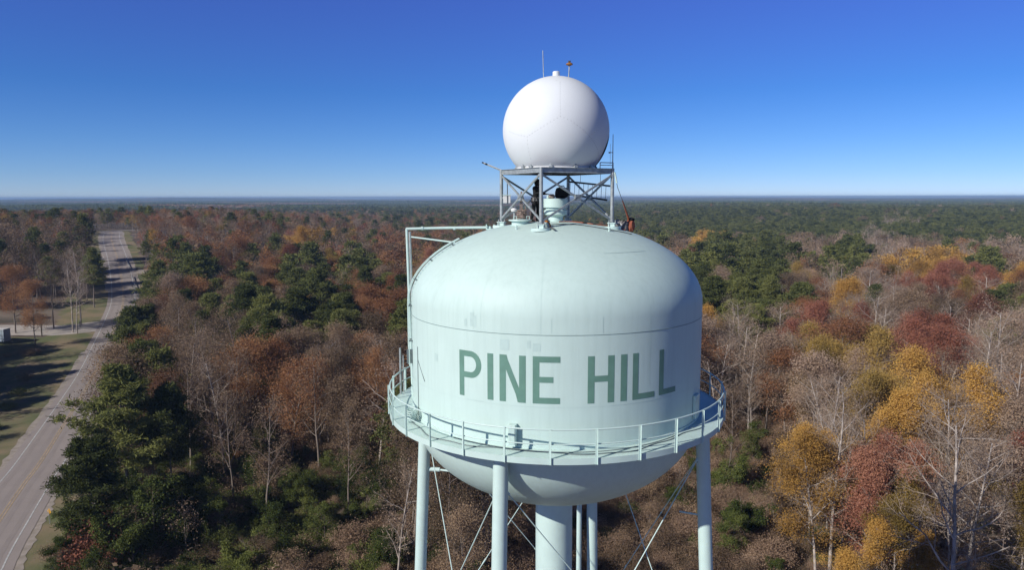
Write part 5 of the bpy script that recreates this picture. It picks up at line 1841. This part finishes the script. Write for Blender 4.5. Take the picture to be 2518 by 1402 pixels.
while y < 230:
    half = (y * 0.9926 + 5) * 1259 / FPX + 12
    step = 4.6
    x = -half
    while x < half:
        X = x + rnd.uniform(-0.5, 0.5) * step; Y = y + rnd.uniform(-0.5, 0.5) * step
        x += step
        if road_dist(X, Y) < 12 or X < np.interp(Y, ROADA[:, 1], ROADA[:, 0]): continue
        if math.hypot(X - TX, Y - TY) < 16: continue
        px_, py_ = to_px(X, Y, 0)
        hump = noise.noise((X / 11, Y / 11, 1.1))
        if rnd.random() < 0.25 + 0.6 * max(-hump, 0): continue
        if 1000 <= px_ < 1215 and py_ > 1100: kd = rnd.choice(('m_green', 'm_green', 'm_vine', 'm_bare'))
        elif px_ < 1000: kd = rnd.choices(('m_brown', 'm_vine', 'm_green', 'm_bare'), (14, 12, 70, 4) if py_ > 1130 else (34, 22, 30, 14))[0]
        else: kd = rnd.choices(('m_brown', 'm_vine', 'm_green', 'm_bare'), (36, 34, 7, 23))[0]
        sc_ = rnd.uniform(0.45, 1.0) * (0.7 if 1215 < px_ < 1900 and py_ > 1120 else 1.0)
        gp(kd, X, Y, T(X, Y), (sc_ * 1.1, sc_ * 1.1, sc_ * rnd.uniform(0.7, 1.15)))
    y += step
scatter('undergrowth', (pts_co, pts_i, pts_r, pts_s), 'brown tangle of vines, saplings and low bushes under the near trees', 'undergrowth')

# ------------------------------------------------------------------ small things by the road
def thing_at(name, px, py, label, cat, group=None, rz=0.0):
    x, y = G(px, py)
    return tag(empty(name, (x, y, T(x, y)), rz), label, cat, group)


t = thing_at('road_sign', 122, 1290, 'small yellow road sign on the road edge by the big pine', 'road sign', rz=DEG(150))
mb = MB(); mb.box((0, 0.02, 1.0), (0.06, 0.06, 2.0)); mb.build('post', M['galv'], t)
mb = MB(); mb.box((0, -0.03, 1.75), (0.60, 0.012, 0.60), M=Matrix.Rotation(DEG(45), 3, 'Y')); mb.build('sign_panel', M['yellow'], t)
t = thing_at('marker_post', 187, 1335, 'white-topped marker post in the grass beside the red shrub', 'post')
mb = MB(); mb.tube([(0, 0, 0), (0, 0, 1.2)], 0.05, 8); mb.build('post', M['wood'], t)
mb = MB(); mb.tube([(0, 0, 1.2), (0, 0, 1.55)], 0.11, 10); mb.ball((0, 0, 1.55), 0.11, 10); mb.build('cap', M['white'], t)
t = thing_at('utility_post', 103, 826, 'dark wooden post at the front edge of the pale side road', 'post')
mb = MB(); mb.tube([(0, 0, 0), (0, 0, 4.6)], 0.17, 8); mb.build('post', M['wood'], t)
mb = MB(); mb.box((0, 0, 4.4), (1.0, 0.12, 0.12)); mb.build('crossarm', M['wood'], t)
t = thing_at('mailbox', 197, 806, 'small mailbox on a post beside the side road near the junction', 'mailbox')
mb = MB(); mb.box((0, 0, 0.7), (0.14, 0.14, 1.4)); mb.build('post', M['wood'], t)
mb = MB(); mb.box((0, 0, 1.55), (0.3, 0.55, 0.3)); mb.build('box', M['dark'], t, bevel=0.05)

# trailer at the left edge
t = thing_at('box_trailer', -2, 845, 'pale blue-grey box trailer parked at the left edge below the side road', 'trailer', rz=DEG(-4))
tw_, th_ = 7.0, 3.3
mb = MB(); mb.box((-1.0, 0, th_ / 2 + 0.7), (tw_, 2.5, th_)); mb.build('box_body', mat('pale_blue_panel', (0.33, 0.40, 0.45), 0.5, var=0.12, scale=1.0), t, bevel=0.06)
mb = MB(); mb.box((-1.0, 0, th_ + 0.74), (tw_ + 0.1, 2.6, 0.10)); mb.build('roof_cap', M['white'], t)
for k in range(6):
    mb = MB(); mb.box((-1.0 - tw_ / 2 + 0.6 + k * 1.15, -1.265, th_ / 2 + 0.7), (0.06, 0.03, th_ - 0.2)); mb.build('side_rib', M['galv'], t)
for x_ in (-2.2, -3.2):
    for s_ in (-1, 1):
        mb = MB(); mb.tube([(x_, s_ * 1.0, 0.45), (x_, s_ * 1.25, 0.45)], 0.45, 18); wh = mb.build('wheel', M['black'], t)
        mb = MB(); mb.tube([(x_, s_ * 1.20, 0.45), (x_, s_ * 1.27, 0.45)], 0.22, 14); r_ = mb.build('rim', M['galv'], wh)
mb = MB(); mb.bar((tw_ / 2 - 1.0, 0, 0.6), (tw_ / 2 + 0.6, 0, 0.55), 0.14, 0.14); mb.build('drawbar', M['dark'], t)
# guardrails along the right shoulder
for (a0, a1, lab) in (((306, 634), (321, 665), 'pale steel guardrail farther up the road'), ((325, 683), (343, 737), 'pale steel guardrail nearer, by the roadside pines')):
    A = Vector((*G(*a0), 0)); B = Vector((*G(*a1), 0)); A.z = T(A.x, A.y); B.z = T(B.x, B.y)
    t = empty('guardrail', tuple(A)); tag(t, lab, 'guardrail', 'guardrails on the right shoulder')
    D = B - A
    n = int(D.length / 4)
    mb = MB()
    for dz, off in ((0.57, 0.0), (0.665, 0.03), (0.76, 0.0)):
        mb.bar(Vector((off, 0, dz)), D + Vector((off, 0, dz)), 0.05, 0.11)
    mb.build('beam', M['galv'], t)
    for k in range(n + 1):
        q = D * (k / n)
        mb = MB(); mb.box((q.x + 0.14, q.y, q.z + 0.38), (0.15, 0.15, 0.90)); mb.build('post', M['wood'], t)

# ------------------------------------------------------------------ haze
if HAZE:
    hx = R_MAX * 1.04
    mb = MB(); mb.box((0, 0, 0), (2 * hx, 2 * hx, 1))
    zl, zh = -60.0, CAMZ + 6.6
    lowest = min(v.co.z for v in bpy.data.objects['ground'].data.vertices)
    zl = lowest - 1.0
    for i, v in enumerate(mb.v): mb.v[i] = (v[0], v[1], zl if v[2] < 0 else zh)
    hm = bpy.data.materials.new('haze'); hm.use_nodes = True
    t_ = hm.node_tree; t_.nodes.remove(t_.nodes['Principled BSDF'])
    pv = t_.nodes.new('ShaderNodeVolumePrincipled')
    pv.inputs['Color'].default_value = (0.48, 0.71, 1.0, 1)
    pv.inputs['Density'].default_value = HAZE
    t_.links.new(pv.outputs[0], t_.nodes['Material Output'].inputs['Volume'])
    tag(mb.build('haze', hm), 'thin blue air haze over the whole landscape', 'haze', kind='stuff')
print('individual trees', len(IND), 'forest points', NF, 'objects', len(bpy.data.objects), 'rmax', R_MAX)
